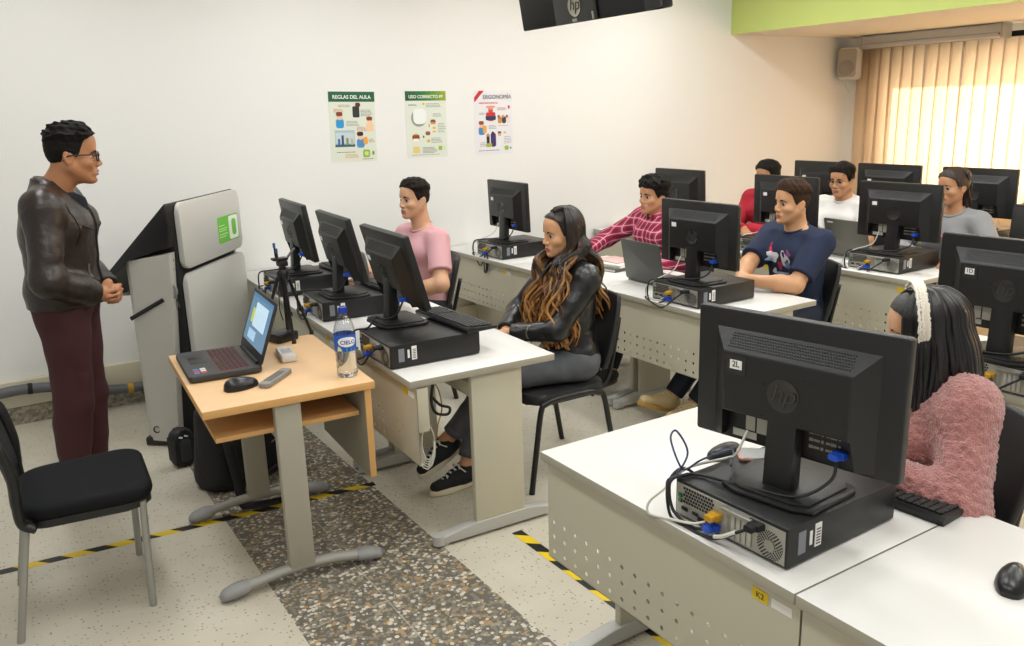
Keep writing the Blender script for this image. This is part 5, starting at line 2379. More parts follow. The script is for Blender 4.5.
def torso_field(F, p, o=0.0, k2=.05, lower=True):
    k, Rt = p.k, p.Rt
    fm = p.female
    W = p.sw
    if lower:
        F.el(p.pelvis + V(-.01, 0, .02), V(.115 + o, .165 + o, .125 + o) * 1.0 * k, Rt, k2)
    F.el(p.waist, V(.105 + o, (.130 if fm else .150) + o, .15 + o) * k, Rt, k2)
    F.el(p.chest, V(.115 + o, W * .88 + o, .165 + o) * k, Rt, k2)
    for q in (1, -1):
        F.rc(p.chest + Rt @ V(-.01, .05 * q, .08) * k, p.sh[q] + Rt @ V(0, -.012 * q, 0), .075 * k + o, .052 * k + o, .04)
        F.rc(p.neck + Rt @ V(-.01, .015 * q, -.005), p.sh[q] + Rt @ V(-.01, -.02 * q, .012), .036 * k + o, .034 * k + o, .04)
        if fm:
            F.el(p.chest + Rt @ V(.085, .07 * q, .0) * k, V(.055 + o, .06 + o, .06 + o) * k, Rt, .04)
        else:
            F.el(p.chest + Rt @ V(.07, .075 * q, .045) * k, V(.05 + o, .075 + o, .055 + o) * k, Rt, .04)


def arm_field(F, p, q, o=0.0, upto=2.0, from_=0.0):
    """upto: 0..1 along the upper arm, 1..2 along the forearm"""
    k = p.k * (.88 if p.female else 1.0)
    S, E, W = p.sh[q], p.elb[q], p.wri[q]
    if upto < 1:
        u = unit(E - S)
        F.rc(S, S + (E - S) * (upto + .25), .054 * k + o, .05 * k + o + .006, .035, cut=[(S + (E - S) * upto, u)])
        return
    F.rc(S, E, .054 * k + o, .042 * k + o, .035)
    cut = None
    if upto < 2:
        W2 = E + (W - E) * (upto - 1)
        cut = [(W2, unit(W - E))]
        F.rc(E, E + (W - E) * min(1.0, (upto - 1) + .1), .044 * k + o, .033 * k + o, .03, cut=cut)
    else:
        F.rc(E, W, .044 * k + o, .027 * k + o, .03)
        F.el(E + (W - E) * .3, np.array([.05 + 0 * o, .044 + o, .044 + o]) * k, np.stack([unit(W - E), unit(np.cross(W - E, [0, .3, 1])), unit(np.cross(W - E, np.cross(W - E, [0, .3, 1])))], 1), .03)


def leg_field(F, p, q, o=0.0, upto=2.0, full=1.0):
    k = p.k * (.92 if p.female else 1.0) * full
    Hp, Kn, An = p.hip[q], p.knee[q], p.ank[q]
    F.rc(Hp, Kn, .085 * k + o, .057 * k + o, .05)
    W2 = An if upto >= 2 else Kn + (An - Kn) * (upto - 1)
    cut = None if upto >= 2 else [(W2, unit(An - Kn))]
    u = unit(An - Kn)
    F.rc(Kn, An, .056 * k + o, .037 * k + o, .03, cut=cut)
    back = unit(np.cross(np.cross(u, V(1, 0, .2)), u))
    F.rc(Kn + (An - Kn) * .2 - back * .018, Kn + (An - Kn) * .5 - back * .012, .047 * k + o, .04 * k + o, .04)


def hand_field(F, w, d, n, s, k=1.0, curl=(20, 25, 15), spread=1.0, thumb=(25, 15), fine=None, curls=None):
    """w wrist, d pointing direction, n palm side, s thumb side (all unit)"""
    d, n = unit(d), np.array(n, float)
    n = unit(n - d * (n @ d))
    sv = np.array(s, float)
    s = unit(sv - d * (sv @ d) - n * (sv @ n))
    pts = [np.array(w)]
    F.rc(w - d * .01, w + d * .03, .022 * k, .021 * k, .02, sq=(n, .72))
    names = [(.026, .092, (.043, .026, .021), .0086), (.008, .096, (.047, .030, .022), .0088), (-.010, .092, (.043, .027, .021), .0083), (-.027, .083, (.034, .021, .018), .0075)]
    for i, (off, L, seg, r) in enumerate(names):
        kn = w + d * L * k + s * off * k
        F.rc(w + d * .025 * k + s * off * .55 * k, kn, .014 * k, .0115 * k, .014, sq=(n, .9))
        a = kn
        dd = unit(d + s * (.05 * spread * (1.5 - i)))
        cs = curls[i] if curls else curl
        for j in range(3):
            Rr = rot_axis(np.cross(dd, n), R(cs[j]))
            dd = unit(Rr @ dd)
            b_ = a + dd * seg[j] * k
            F.rc(a, b_, r * k * (1 - .1 * j), r * k * (.92 - .1 * j), .004)
            a = b_
            pts.append(b_)
    tb = w + d * .028 * k + s * .022 * k + n * .006 * k
    td = unit(d * .75 + s * .62 + n * .3)
    for j, (L, r) in enumerate(((.040, .0135), (.032, .0105), (.026, .0092))):
        if j:
            td = unit(rot_axis(np.cross(td, unit(d * .5 - s * .6 + n * .55)), R(thumb[j - 1])) @ td)
        b_ = tb + td * L * k
        F.rc(tb, b_, r * k, r * .86 * k, .010 if j == 0 else .005)
        tb = b_
        pts.append(b_)
    if fine is not None:
        pts = np.array(pts)
        fine.append((pts.min(0) - .02, pts.max(0) + .02))


def polygonise(F, h, fine=(), plane=None, lim=None):
    lo, hi = F.bounds()
    if lim:
        lo, hi = np.maximum(lo, lim[0]), np.minimum(hi, lim[1])
    ax = [axis_samples(lo[d], hi[d], h, [(f[0][d], f[1][d], f[2] if len(f) > 2 else .0035) for f in fine]) for d in range(3)]
    G = F.evaluate(ax)
    if plane:
        for cp, cn in plane:
            G = np.maximum(G, ((ax[0][:, None, None] - cp[0]) * cn[0] + (ax[1][None, :, None] - cp[1]) * cn[1] + (ax[2][None, None, :] - cp[2]) * cn[2]).astype(np.float32))
    return surface_net(G, ax)


def garment(name, F, mats, parent, h=.008, fold=.0, ffreq=22, seed=1, plane=None, fine=(), stretch=(1, 1, 1), fold2=0, f2=60):
    P, Q = polygonise(F, h, fine, plane)
    if fold or fold2:
        N = vnormals(P, Q)
        P = P + N * (np.maximum(wobble(P, fold, ffreq, seed, stretch), -.45 * fold) + (wobble(P, fold2, f2, seed + 5) if fold2 else 0))[:, None]
    o = net_mesh(name, P, Q, mats, parent)
    return o


def eyes(p, root, iris='#2c1a10'):
    wm = mat('eye_white', '#b5aba0', .3)
    im = mat('iris_' + iris, iris, .2)
    pm = mat('pupil', '#080706', .15)
    for q in (1, -1):
        c = p.H(.0735, q * .032, -.003)
        b = MB()
        r = .0128 * p.hk
        g = unit(p.Rh @ V(1, .02 * -q, 0))
        M = frame_m((0, 0, 0), p.Rh @ V(0, 1, 0), p.Rh @ V(0, 0, 1))
        prof, mis = [], []
        angs = [0, 10, 18, 27, 37, 44, 60, 90, 120, 150, 180]
        for a in angs:
            prof.append((r * math.sin(R(a)), r * math.cos(R(a))))
        mis = [2, 2, 1, 1, 1, 0, 0, 0, 0, 0]
        b.lathe(prof, 20, M, mis=mis)
        o = b.build('eye', [wm, im, pm], root, 180)
        o.location = c
    return


def brows(p, root, m, thick=.0042, arch=.005):
    for q in (1, -1):
        b = MB()
        pts = [p.H(.0915, q * .013, .0150), p.H(.0920, q * .024, .0155 + arch), p.H(.0865, q * .037, .0150 + arch), p.H(.0740, q * .049, .0105)]
        b.tube(bez(pts, 5), [thick * p.hk * (.75 + .45 * math.sin(PI * min(1, i / 11))) * (1 - .55 * max(0, (i - 9) / 6)) for i in range(16)], 7, flat=(.8, 1.0))
        b.build('eyebrow', m, root, 180)
        b = MB()
        pts = [p.H(.0815, q * .0185, -.001), p.H(.0868, q * .027, .0038), p.H(.0862, q * .036, .0034), p.H(.0785, q * .0455, -.002)]
        b.tube(bez(pts, 4), .0013 * p.hk, 6)
        b.build('eyelash', mat('lash', '#120d0b', .6), root, 180)


def short_hair(p, root, m, top=.026, side=.006, back=.010, line=0.0, noise=.004, nfreq=90, fringe=None, seed=3, spike=0.0, part=None, taper=.25):
    """cap of hair following the skull; hairline drawn by a height profile from brow to nape"""
    h = .0035 if p.hk > 0 else .0035
    lo, hi = V(-.15, -.115, -.10), V(.135, .115, .18)
    ax = [np.arange(lo[d], hi[d], h, dtype=np.float32) for d in range(3)]
    x, y, z = ax[0][:, None, None], ax[1][None, :, None], ax[2][None, None, :]

    def ell(cx, cz, a, b_, c_):
        lx, ly, lz = (x - cx) / a, y / b_, (z - cz) / c_
        k0 = np.sqrt(lx * lx + ly * ly + lz * lz)
        k1 = np.sqrt((lx / a) ** 2 + (ly / b_) ** 2 + (lz / c_) ** 2) + 1e-6
        return k0 * (k0 - 1) / k1
    sk = ell(-.008, .032, .089, .076, .088)
    fr = ell(.06, .06, .036, .052, .04)
    hh = np.maximum(.03 - np.abs(sk - fr), 0) / .03
    sk = np.minimum(sk, fr) - hh * hh * .0075
    s = np.clip((z - .045) / .05, 0, 1)
    s = s * s * (3 - 2 * s)
    bk = np.clip((-x - .02) / .06, 0, 1)
    t = (side + (back - side) * bk) * (1 - s) + top * s
    t = t * np.clip((.104 - x) / .040, taper, 1)
    nz = np.zeros_like(sk)
    r = np.random.RandomState(seed)
    for _ in range(6):
        d = r.normal(size=3)
        d[0] *= .45
        d = d / np.linalg.norm(d) * nfreq * r.uniform(.6, 1.5)
        nz = nz + np.sin(x * d[0] + y * d[1] + z * d[2] + r.uniform(0, 6.28))
    nz = nz / 6
    F = sk - t - nz * noise * (.35 + s) - spike * np.maximum(nz, 0) * s
    gx = [-.2, -.10, -.06, -.045, -.028, .0, .010, .020, .034, .050, .062, .075, .088, .1]
    gz = [-.075, -.072, -.065, -.04, .006, .016, .004, -.008, .012, .050, .062, .068, .072, .080]
    g = np.interp(ax[0], gx, gz).astype(np.float32)[:, None, None] + line * np.clip((x - .02) / .04, 0, 1)
    # the hairline lies lower at the temples than above the brow
    g = g - .012 * np.clip((np.abs(y) - .05) / .03, 0, 1) * np.clip((x - .05) / .02, 0, 1)
    F = np.maximum(F, (g - z) * .75 + nz * .002)
    if fringe:
        for (cx, cy, cz, a, b_, c_) in fringe:
            lx, ly, lz = (x - cx) / a, (y - cy) / b_, (z - cz) / c_
            k0 = np.sqrt(lx * lx + ly * ly + lz * lz)
            k1 = np.sqrt((lx / a) ** 2 + (ly / b_) ** 2 + (lz / c_) ** 2) + 1e-6
            d = k0 * (k0 - 1) / k1 - nz * noise
            hh = np.maximum(.02 - np.abs(F - d), 0) / .02
            F = np.minimum(F, d) - hh * hh * .005
    P, Q = surface_net(F, ax)
    P = (p.Rh @ (P * p.hk).T).T + p.head
    return net_mesh('hair', P, Q, m, root)


def locks_hair(p, root, m, paths, name='hair', n=7, flat=(1.5, .75)):
    b = MB()
    tones = m if isinstance(m, list) else [m]
    for pn, (pts, r0, r1) in enumerate(paths):
        pp = bez(pts, 5)
        N = len(pp)
        rr = [r0 * (.35 + .65 * math.sin(PI * min(1, (i / N) * 2.2 + .0) * .5)) * (1 - (1 - r1 / r0) * (i / (N - 1)) ** 1.6) for i in range(N)]
        b.tube(pp, rr, n, flat=flat, mi=(pn * 7 + pn // 3) % len(tones))
    return b.build(name, tones, root, 180)


def body(p, root, skin, lips, fine_hands=(), arms=True, legs=True, h=.0075, hh=.0036):
    F = Field()
    torso_field(F, p, -.004)
    for q in (1, -1):
        arm_field(F, p, q)
        if legs:
            leg_field(F, p, q)
            a = p.ank[q]
            f = p.foot[q]
            F.rc(a + V(0, 0, 0), a + f * .02 + V(0, 0, -.03), .034, .034, .02)
            F.rc(a - f * .03 + V(0, 0, -.05) * 1.0, a + f * .15 + V(0, 0, -.055), .026, .022, .03)
    head_field(F, p)
    fine = []
    for q in (1, -1):
        if q in p.hand:
            hd = p.hand[q]
            hand_field(F, p.wri[q], hd['d'], hd['n'], hd['s'], p.k * (.9 if p.female else 1.0), hd.get('curl', (20, 25, 15)), hd.get('spread', 1), hd.get('thumb', (20, 15)), fine, hd.get('curls'))
    hc = p.head
    fine = [(a, b_, .0036) for a, b_ in fine]
    fine.append((hc - .128, hc + V(.135, .128, .135), hh))
    P, Q = polygonise(F, h, fine)
    # lips
    c = P[Q].mean(1)
    l = (p.Rh.T @ (c - p.head).T).T / p.hk
    lip = (((l[:, 1] / .0265) ** 2 + ((l[:, 2] + .0735) / .0115) ** 2) < 1) & (l[:, 0] > .072)
    o = net_mesh('body', P, Q, [skin, lips], root, lip.astype(int))
    return o


def set_feet(p, dirs):
    p.foot = {q: unit(dirs[q]) for q in (1, -1)}


def shoe(name, p, q, root, style, pitch=0.0, lift=0.0):
    """upper, sole and laces, built along the foot"""
    up_m, sole_m, lace_m = style
    f = p.foot[q]
    a = p.ank[q]
    side = unit(np.cross([0, 0, 1], f))
    upv = np.cross(f, side)
    M = np.stack([f, side, upv], 1)
    T = lambda v: a + M @ V(*v)
    Fd = Field()
    Fd.rc((-.035, 0, -.035), (.06, 0, -.030), .037, .038, .03)
    Fd.rc((.05, 0, -.038), (.165, .0, -.052), .040, .030, .03, sq=(V(0, 0, 1), .85))
    Fd.rc((0, 0, .012), (.01, 0, -.03), .041, .042, .03, cut=[(V(0, 0, .018), V(0, 0, 1))])
    P, Q = polygonise(Fd, .005, plane=[(V(0, 0, -.070), V(0, 0, -1))])
    P2 = (M @ P.T).T + a
    u = net_mesh(name, P2, Q, up_m, root)
    b = MB()
    out = []
    for k in range(28):
        t = 2 * PI * k / 28
        x = .064 + .138 * math.cos(t)
        w = .034 + .010 * math.cos(t) - .006 * math.sin(2 * t) * .3
        out.append((x, w * math.sin(t) * (1.12 if math.cos(t) > 0 else 1.0)))
    b.prism(out, .026, Matrix.Translation((0, 0, -.088)), bev=.004)
    MM = Matrix(((M[0, 0], M[0, 1], M[0, 2], a[0]), (M[1, 0], M[1, 1], M[1, 2], a[1]), (M[2, 0], M[2, 1], M[2, 2], a[2]), (0, 0, 0, 1)))
    bmesh.ops.transform(b.bm, matrix=MM, verts=b.bm.verts)
    b.build('sole', sole_m, u, 50)
    if lace_m:
        b = MB()
        for k in range(5):
            x = .035 + k * .022
            zt = .020 - k * .0105 - .0005 * k
            b.tube(bez([(x, -.026, zt - .014), (x + .008, 0, zt + .0025), (x + .014, .026, zt - .018)], 4), .0032, 6)
            b.tube(bez([(x, .026, zt - .014), (x + .008, 0, zt + .004), (x + .014, -.026, zt - .018)], 4), .0032, 6)
        b.tube(bez([(.035, 0, .022), (.05, .03, .022), (.03, .046, .0)], 4), .0030, 6)
        b.tube(bez([(.035, 0, .022), (.05, -.03, .022), (.035, -.048, -.004)], 4), .0030, 6)
        bmesh.ops.transform(b.bm, matrix=MM, verts=b.bm.verts)
        b.build('laces', lace_m, u, 180)
    return u


def glasses(p, root, frame_mat, w=.026, hgt=.018, r=.0017, rim=True, lens_only=False):
    x0, z0 = .104, -.004
    b = MB()
    for q in (1, -1):
        pts = [p.H(x0 - .010 * (abs(u) / .028) ** 2 * (1 if u * q > 0 else .2), q * .033 + u, z0 + v) for u, v in rrect(w * 2, hgt * 2, .011, 4)]
        b.tube(pts, r * p.hk, 6, closed=True)
        b.tube(bez([p.H(x0 - .012, q * .058, z0 + .008), p.H(x0 - .03, q * .073, z0 + .009), p.H(.02, q * .083, z0 + .008), p.H(-.012, q * .083, z0 + .004), p.H(-.03, q * .082, z0 - .014)], 4), r * p.hk * 1.05, 6)
    b.tube(bez([p.H(x0, .010, z0 + .004), p.H(x0 + .002, 0, z0 + .007), p.H(x0, -.010, z0 + .004)], 4), r * p.hk, 6)
    g = b.build('glasses', frame_mat, root, 180)
    for q in (1, -1):
        b = MB()
        pts = [p.H(x0 - .010 * (abs(u) / .028) ** 2 * (1 if u * q > 0 else .2), q * .033 + u, z0 + v) for u, v in rrect(w * 2, hgt * 2, .011, 4)]
        b.add(pts, [tuple(range(len(pts)))])
        b.build('lens', PANE, g, 0)
    return g


def project(o, pts, origin_dir, off=.001):
    """drop points onto a garment along a direction; returns hits"""
    me = o.data
    bv = BVHTree.FromPolygons([v.co for v in me.vertices], [tuple(f.vertices) for f in me.polygons])
    out = []
    d = Vector(origin_dir).normalized()
    for p_ in pts:
        st = Vector(p_) - d * .6
        hit, nrm, _, _ = bv.ray_cast(st, d)
        if hit is not None:
            out.append(hit - d * off)
    return out


def line_on(o, root, name, pts, d, r, m, n=6):
    h = project(o, bez(pts, 8), d, .0005)
    if len(h) < 3:
        return None
    b = MB()
    b.tube(h, r, n)
    return b.build(name, m, root, 180)


def ring_collar(p, root, m, rx=.066, ry=.063, z=.012, r=.007, tiltd=18, name='collar', x=0.004):
    b = MB()
    Rc = p.Rt @ rot_y(R(tiltd))
    pts = [p.neck + Rc @ V(x + rx * math.cos(a), ry * math.sin(a), z) for a in (2 * PI * k / 28 for k in range(28))]
    b.tube(pts, r, 8, closed=True)
    return b.build(name, m, root, 180)


def skin_mat(nm, c):
    return mat('skin_' + nm, c, .5, var=.05, vscale=9, bump=.02, bscale=300)


def neck_plane(p, z=.012, tiltd=18):
    Rc = p.Rt @ rot_y(R(tiltd))
    return [(p.neck + Rc @ V(0, 0, z), Rc @ V(0, 0, 1))]


HAIR_BLACK = mat('hair_black', '#16120f', .6, bump=.6, bscale=90, stretch=(.6, 5, 2), spec=.15)
HAIR_BROWN = mat('hair_brown', '#3a2719', .6, bump=.6, bscale=90, stretch=(.6, 5, 2), spec=.15)
HAIR_DBROWN = mat('hair_dark_brown', '#1d1510', .6, bump=.6, bscale=90, stretch=(.6, 5, 2), spec=.15)
BROW = mat('brow_black', '#191311', .7)
BROW2 = mat('brow_brown', '#33241a', .7)
DENIM_NAVY = mat('denim_navy', '#1b2230', .8, bump=.1, bscale=500)
DARK_TROUSER = mat('dark_trousers', '#1b1c20', .8)


def person(label, xy, yaw):
    return thing('person', label, 'person', (xy[0], xy[1], 0), yaw)


def collar_flaps(p, root, m, h=.035, spread=1.0, name='shirt_collar'):
    b = MB()
    for q in (1, -1):
        rows = [[], []]
        for k in range(9):
            a = R(20 + 150 * k / 8) * q
            Rc = p.Rt @ rot_y(R(20))
            c, s_ = math.cos(a), math.sin(a)
            rows[0].append(p.neck + Rc @ V(.004 + .062 * c, .062 * s_, .034))
            drop = .0 if k > 2 else -.018 * (2 - k) * .5
            rows[1].append(p.neck + Rc @ V(.012 + (.085 + .012 * (k < 3)) * c, .084 * s_, -.006 + drop))
        b.grid(rows)
    o = b.build(name, m, root, 180)
    s = o.modifiers.new('thickness', 'SOLIDIFY')
    s.thickness = .004
    return o


# ---------- the teacher
def teacher():
    root = person('standing man in a dark brown leather jacket and maroon trousers, hands clasped', (.285, 4.16), R(-18))
    p = Pose(sitting=False, lean=2, head_yaw=10, head_pitch=2, scale=1.02, wr=V(.150, -.085, .995), wl=V(.165, .075, .985),
             pole_r=(-.55, -1, -.2), pole_l=(-.55, 1, -.2), ankles={1: V(-.03, .11, .085), -1: V(-.07, -.08, .085)}, head_fwd=.10, head_scale=.99)
    p.hand[-1] = dict(d=(.62, .75, -.12), n=(-.6, .6, -.1), s=(.3, .2, 1), curl=(28, 42, 25), thumb=(25, 20))
    p.hand[1] = dict(d=(.55, -.80, -.10), n=(-.6, -.5, -.05), s=(.25, -.2, 1), curl=(38, 50, 30), thumb=(25, 20))
    set_feet(p, {1: (1, .25, 0), -1: (1, -.2, 0)})
    sk = skin_mat('tan_deep', '#b37b55')
    body(p, root, sk, mat('lips_a', '#935a48', .5))
    eyes(p, root)
    brows(p, root, BROW, .0048, .004)
    short_hair(p, root, HAIR_BLACK, top=.022, side=.0055, back=.008, noise=.006, nfreq=230, line=.012, spike=.010, seed=5, fringe=[(.03, 0, .115, .045, .05, .022)])
    glasses(p, root, BLACK_GL, .0255, .0175, .0028)
    leather = mat('leather_brown', '#2b211c', .36, bump=.45, bscale=30, spec=.5)
    F = Field()
    torso_field(F, p, .030)
    F.el(p.pelvis + V(0, 0, .09), V(.145, .195, .10), None, .05)
    for q in (1, -1):
        arm_field(F, p, q, .021, 1.93)
    F.rc(p.neck + V(-.008, 0, -.02), p.neck + V(-.002, 0, .07), .072, .067, .03, cut=[(p.neck + V(0, 0, .055), unit(V(.25, 0, 1)))])
    j = garment('jacket', F, leather, root, .007, .006, 26, 2, plane=[(V(0, 0, .952), V(0, 0, -1))], fold2=.002, f2=75)
    ring_collar(p, root, leather, .066, .065, .053, .006, 14, 'jacket_collar', -.002)
    X = lambda x, y, z: V(x, y, z)
    zip_m = mat('zip_dark', '#15110f', .4, metal=.3)
    line_on(j, j, 'zip', [X(.1, .02, 1.38), X(.1, .015, 1.25), X(.1, .01, 1.1), X(.1, .01, .97)], (-1, 0, 0), .007, zip_m)
    for y0, y1 in ((-.06, -.145), (.06, .145)):
        line_on(j, j, 'chest_zip', [X(.1, y0, 1.275), X(.1, (y0 + y1) / 2, 1.285), X(.1, y1, 1.30)], (-1, 0, 0), .0045, zip_m)
    line_on(j, j, 'pocket_zip', [X(.1, -.085, 1.13), X(.1, -.088, 1.10), X(.1, -.09, 1.07)], (-1, 0, 0), .005, mat('zip_silver', '#77736b', .35, metal=.8))
    line_on(j, j, 'seam', [X(.1, -.165, 1.40), X(.1, -.16, 1.3), X(.1, -.15, 1.22)], (-1, 0, 0), .003, zip_m)
    # dark shirt showing above the zip
    F = Field()
    F.rc(p.neck + V(.03, 0, -.05), p.neck + V(.012, 0, .03), .066, .062, .02)
    F.el(p.chest + V(.05, 0, .12), V(.088, .035, .09), None, .02)
    garment('shirt', F, mat('shirt_navy', '#171a24', .8), root, .006, plane=neck_plane(p, .038, 24))
    F = Field()
    F.el(p.pelvis + V(-.005, 0, .035), V(.126, .172, .105), None, .05)
    F.el(p.pelvis + V(-.045, 0, -.03), V(.09, .155, .1), None, .05)
    for q in (1, -1):
        leg_field(F, p, q, .015, 1.97, 1.06)
    garment('trousers', F, mat('maroon_cotton', '#40191c', .75, bump=.12, bscale=300), root, .008, .005, 20, 4, plane=[(V(0, 0, .99), V(0, 0, 1))], fold2=.002, f2=45)
    F = Field()
    F.el(p.pelvis + V(0, 0, .06), V(.131, .178, .06), None, .03)
    garment('undershirt_hem', F, mat('hem_blue_grey', '#2b3340', .8), root, .007, plane=[(V(0, 0, .935), V(0, 0, -1)), (V(0, 0, .965), V(0, 0, 1))])
    for q in (1, -1):
        shoe('shoe', p, q, root, (mat('shoe_black', '#141313', .4), mat('sole_black', '#0f0f0f', .7), None))


teacher()


def seated_common(p, root, trouser, shoe_style=None, tr_off=.012, upto=1.95, h=.009, seed=3, full=1.0):
    F = Field()
    F.el(p.pelvis + V(-.01, 0, .01), V(.125, .175, .115), None, .05)
    for q in (1, -1):
        leg_field(F, p, q, tr_off, upto, full)
    garment('trousers', F, trouser, root, h, .003, 24, seed, plane=[(p.pelvis + V(0, 0, .10), V(0, 0, 1))])
    if shoe_style:
        for q in (1, -1):
            shoe('shoe', p, q, root, shoe_style)


# ---------- man in the pink t-shirt
def pink_man():
    root = person('seated man with short dark hair in a pink t-shirt', (2.28, 4.60), R(180))
    p = Pose(lean=3, twist=4, head_yaw=8, head_pitch=-3, wr=V(.36, -.13, .765), wl=V(.24, .15, .70), scale=1.0, neck_len=.02)
    p.hand[-1] = dict(d=(.9, .4, -.1), n=(0, 0, -1), s=(0.2, 1, 0), curl=(15, 20, 15))
    p.hand[1] = dict(d=(.9, -.4, -.2), n=(0, 0, -1), s=(0.2, -1, 0), curl=(20, 25, 15))
    set_feet(p, {1: (1, .1, 0), -1: (1, -.1, 0)})
    body(p, root, skin_mat('light', '#d09f7c'), mat('lips_b', '#b9766a', .5), hh=.0034)
    eyes(p, root)
    brows(p, root, BROW, .0044)
    short_hair(p, root, HAIR_DBROWN, top=.024, side=.0035, back=.006, noise=.005, spike=.002, nfreq=190, seed=8, line=.008, fringe=[(.046, 0, .108, .036, .054, .026)])
    cl = mat('pink_cotton', '#d3a0a4', .85, bump=.06, bscale=400)
    F = Field()
    torso_field(F, p, .011)
    for q in (1, -1):
        arm_field(F, p, q, .015, .72)
    garment('t_shirt', F, cl, root, .0075, .005, 24, 5, plane=neck_plane(p) + [(p.pelvis + V(0, 0, -.01), V(0, 0, -1))], stretch=(1, 1, .6))
    ring_collar(p, root, cl)
    seated_common(p, root, DARK_TROUSER, (BLACK_MT, BLACK_MT, None))


pink_man()


# ---------- woman in the leather jacket
def jacket_woman():
    root = person('seated woman with long honey-tipped dark hair in a black leather jacket', (2.32, 3.18), R(181))
    p = Pose(lean=1, twist=-4, head_yaw=-9, head_pitch=2, female=True, scale=.935, wr=V(.28, -.13, .70), wl=V(.31, -.06, .715),
             pole_r=(-.4, -1, -.4), pole_l=(-.5, .9, -.3), ankles={1: V(.56, -.03, .20), -1: V(.66, .0, .092)}, neck_len=.0)
    p.ank[1] = V(.595, -.19, .205)
    p.knee[1], p.ank[1] = ik(p.hip[1], p.ank[1], .43, .40, (1, .1, .8))
    p.knee[-1], p.ank[-1] = ik(p.hip[-1], V(.55, -.09, .092), .43, .40, (1, -.1, .6))
    p.hand[-1] = dict(d=(.85, .5, -.1), n=(0, .2, -1), s=(.3, 1, .2), curl=(20, 30, 20))
    p.hand[1] = dict(d=(.7, -.7, -.05), n=(-.1, 0, -1), s=(.4, -.6, .4), curl=(20, 30, 20))
    set_feet(p, {1: (.93, .12, -.30), -1: (1, .05, 0)})
    sk = skin_mat('olive', '#c9956c')
    body(p, root, sk, mat('lips_c', '#b0605a', .4), hh=.0033)
    eyes(p, root)
    brows(p, root, BROW, .0042, .006)
    lea = mat('leather_black', '#151516', .32, bump=.35, bscale=30, spec=.6)
    F = Field()
    torso_field(F, p, .016)
    for q in (1, -1):
        arm_field(F, p, q, .015, 1.92)
    F.rc(p.neck + p.Rt @ V(-.01, 0, -.02), p.neck + p.Rt @ V(-.02, 0, .02), .07, .062, .03, cut=[(p.neck + V(0, 0, .02), unit(V(.5, 0, 1)))])
    j = garment('leather_jacket', F, lea, root, .007, .004, 27, 9, plane=[(p.pelvis + V(0, 0, .0), V(0, 0, -1))], fold2=.002, f2=75)
    line_on(j, j, 'zip', [V(.1, .045, .99), V(.1, .05, .85), V(.1, .045, .66)], (-1, 0, 0), .005, mat('zip_silver', '#77736b', .35, metal=.8))
    b = MB()
    for q in (-1, 1):
        Rc = p.Rt
        pts = [p.neck + Rc @ V(*v) for v in ((-.03, .07 * q, .02), (.03, .075 * q, -.01), (.075, .075 * q, -.05), (.105, .06 * q, -.12), (.115, .045 * q, -.2))]
        b.tube(bez(pts, 5), [.022] * 21, 8, flat=(1.5, .35))
    b.build('lapel', lea, j, 60)
    F = Field()
    F.rc(p.neck + p.Rt @ V(.02, 0, -.05), p.neck + p.Rt @ V(.0, 0, -.02), .062, .055, .02)
    F.el(p.chest + p.Rt @ V(.045, 0, .05), V(.10, .055, .15), p.Rt, .02)
    garment('top', F, mat('top_black', '#0f0f10', .85), root, .007, plane=neck_plane(p, -.03, 35))
    jean = mat('jeans_grey', '#56585d', .8, bump=.12, bscale=400, var=.18, vscale=14)
    F = Field()
    F.el(p.pelvis + V(-.01, 0, .0), V(.12, .172, .105), None, .05)
    for q in (1, -1):
        leg_field(F, p, q, .009, 1.84, .98)
    garment('jeans', F, jean, root, .0075, .004, 30, 12, plane=[(p.pelvis + V(0, 0, .08), V(0, 0, 1))], fold2=.0015, f2=70)
    for q in (1, -1):
        u = unit(p.ank[q] - p.knee[q])
        c = p.knee[q] + (p.ank[q] - p.knee[q]) * .82
        b = MB()
        b.tube([c - u * .018, c + u * .018], .0465, 18, caps=False)
        o = b.build('turn_up', jean, root, 60)
        s = o.modifiers.new('thickness', 'SOLIDIFY')
        s.thickness = .006
        shoe('sneaker', p, q, root, (mat('canvas_black', '#17181a', .8), mat('sole_cream', '#d8cdb0', .6), mat('lace_white', '#d8d4c8', .7)))
    # hair: scalp cap then long wavy locks parted in the middle
    hm = grad_hair_material('hair_ombre', '#1a120d', '#a5713a', .76, 1.06)
    r_ = random.Random(4)
    short_hair(p, root, hm, top=.014, side=.008, back=.012, noise=.002, nfreq=200, seed=77, line=.024, taper=.15)
    paths = []
    k = p.k
    A, B_, C_ = .100, .086, .102
    for i in range(330):
        sidey = -1 if i % 2 else 1
        u = r_.random()
        ph = R(78 + 102 * u) * sidey      # direction round the head, from the temple to the back
        lay = r_.random()
        rs = 1 + .13 * lay
        st = []
        px0 = .066 - .144 * u
        top = (px0 * .8, .004 * sidey + .01 * r_.uniform(0, 1) * sidey, .034 + C_ * rs * math.sqrt(max(.05, 1 - (px0 / .12) ** 2)) * .98)
        for e in (70, 48, 24, 0):
            ce = math.cos(R(e))
            st.append((-.012 + A * rs * ce * math.cos(ph), B_ * rs * ce * math.sin(ph), .034 + C_ * rs * math.sin(R(e))))
        pts = [p.H(*top)] + [p.H(*q) for q in st]
        # from the jaw level the lock falls to the chest or the back
        last = pts[-1]
        front = (sidey > 0 and u < .92) or u < .30
        end_z = r_.uniform(.63, .76) if front else r_.uniform(.72, .86)
        if front:
            tx = r_.uniform(.06, .195) if sidey > 0 else r_.uniform(.10, .17)
            ty = sidey * r_.uniform(.0, .15) if sidey > 0 else sidey * r_.uniform(.03, .11)
        else:
            tx = -.15 - .02 * lay
            ty = sidey * r_.uniform(.0, .08)
        sx, sy = last[0], last[1]
        w0 = u * 9 + r_.uniform(-.6, .6)
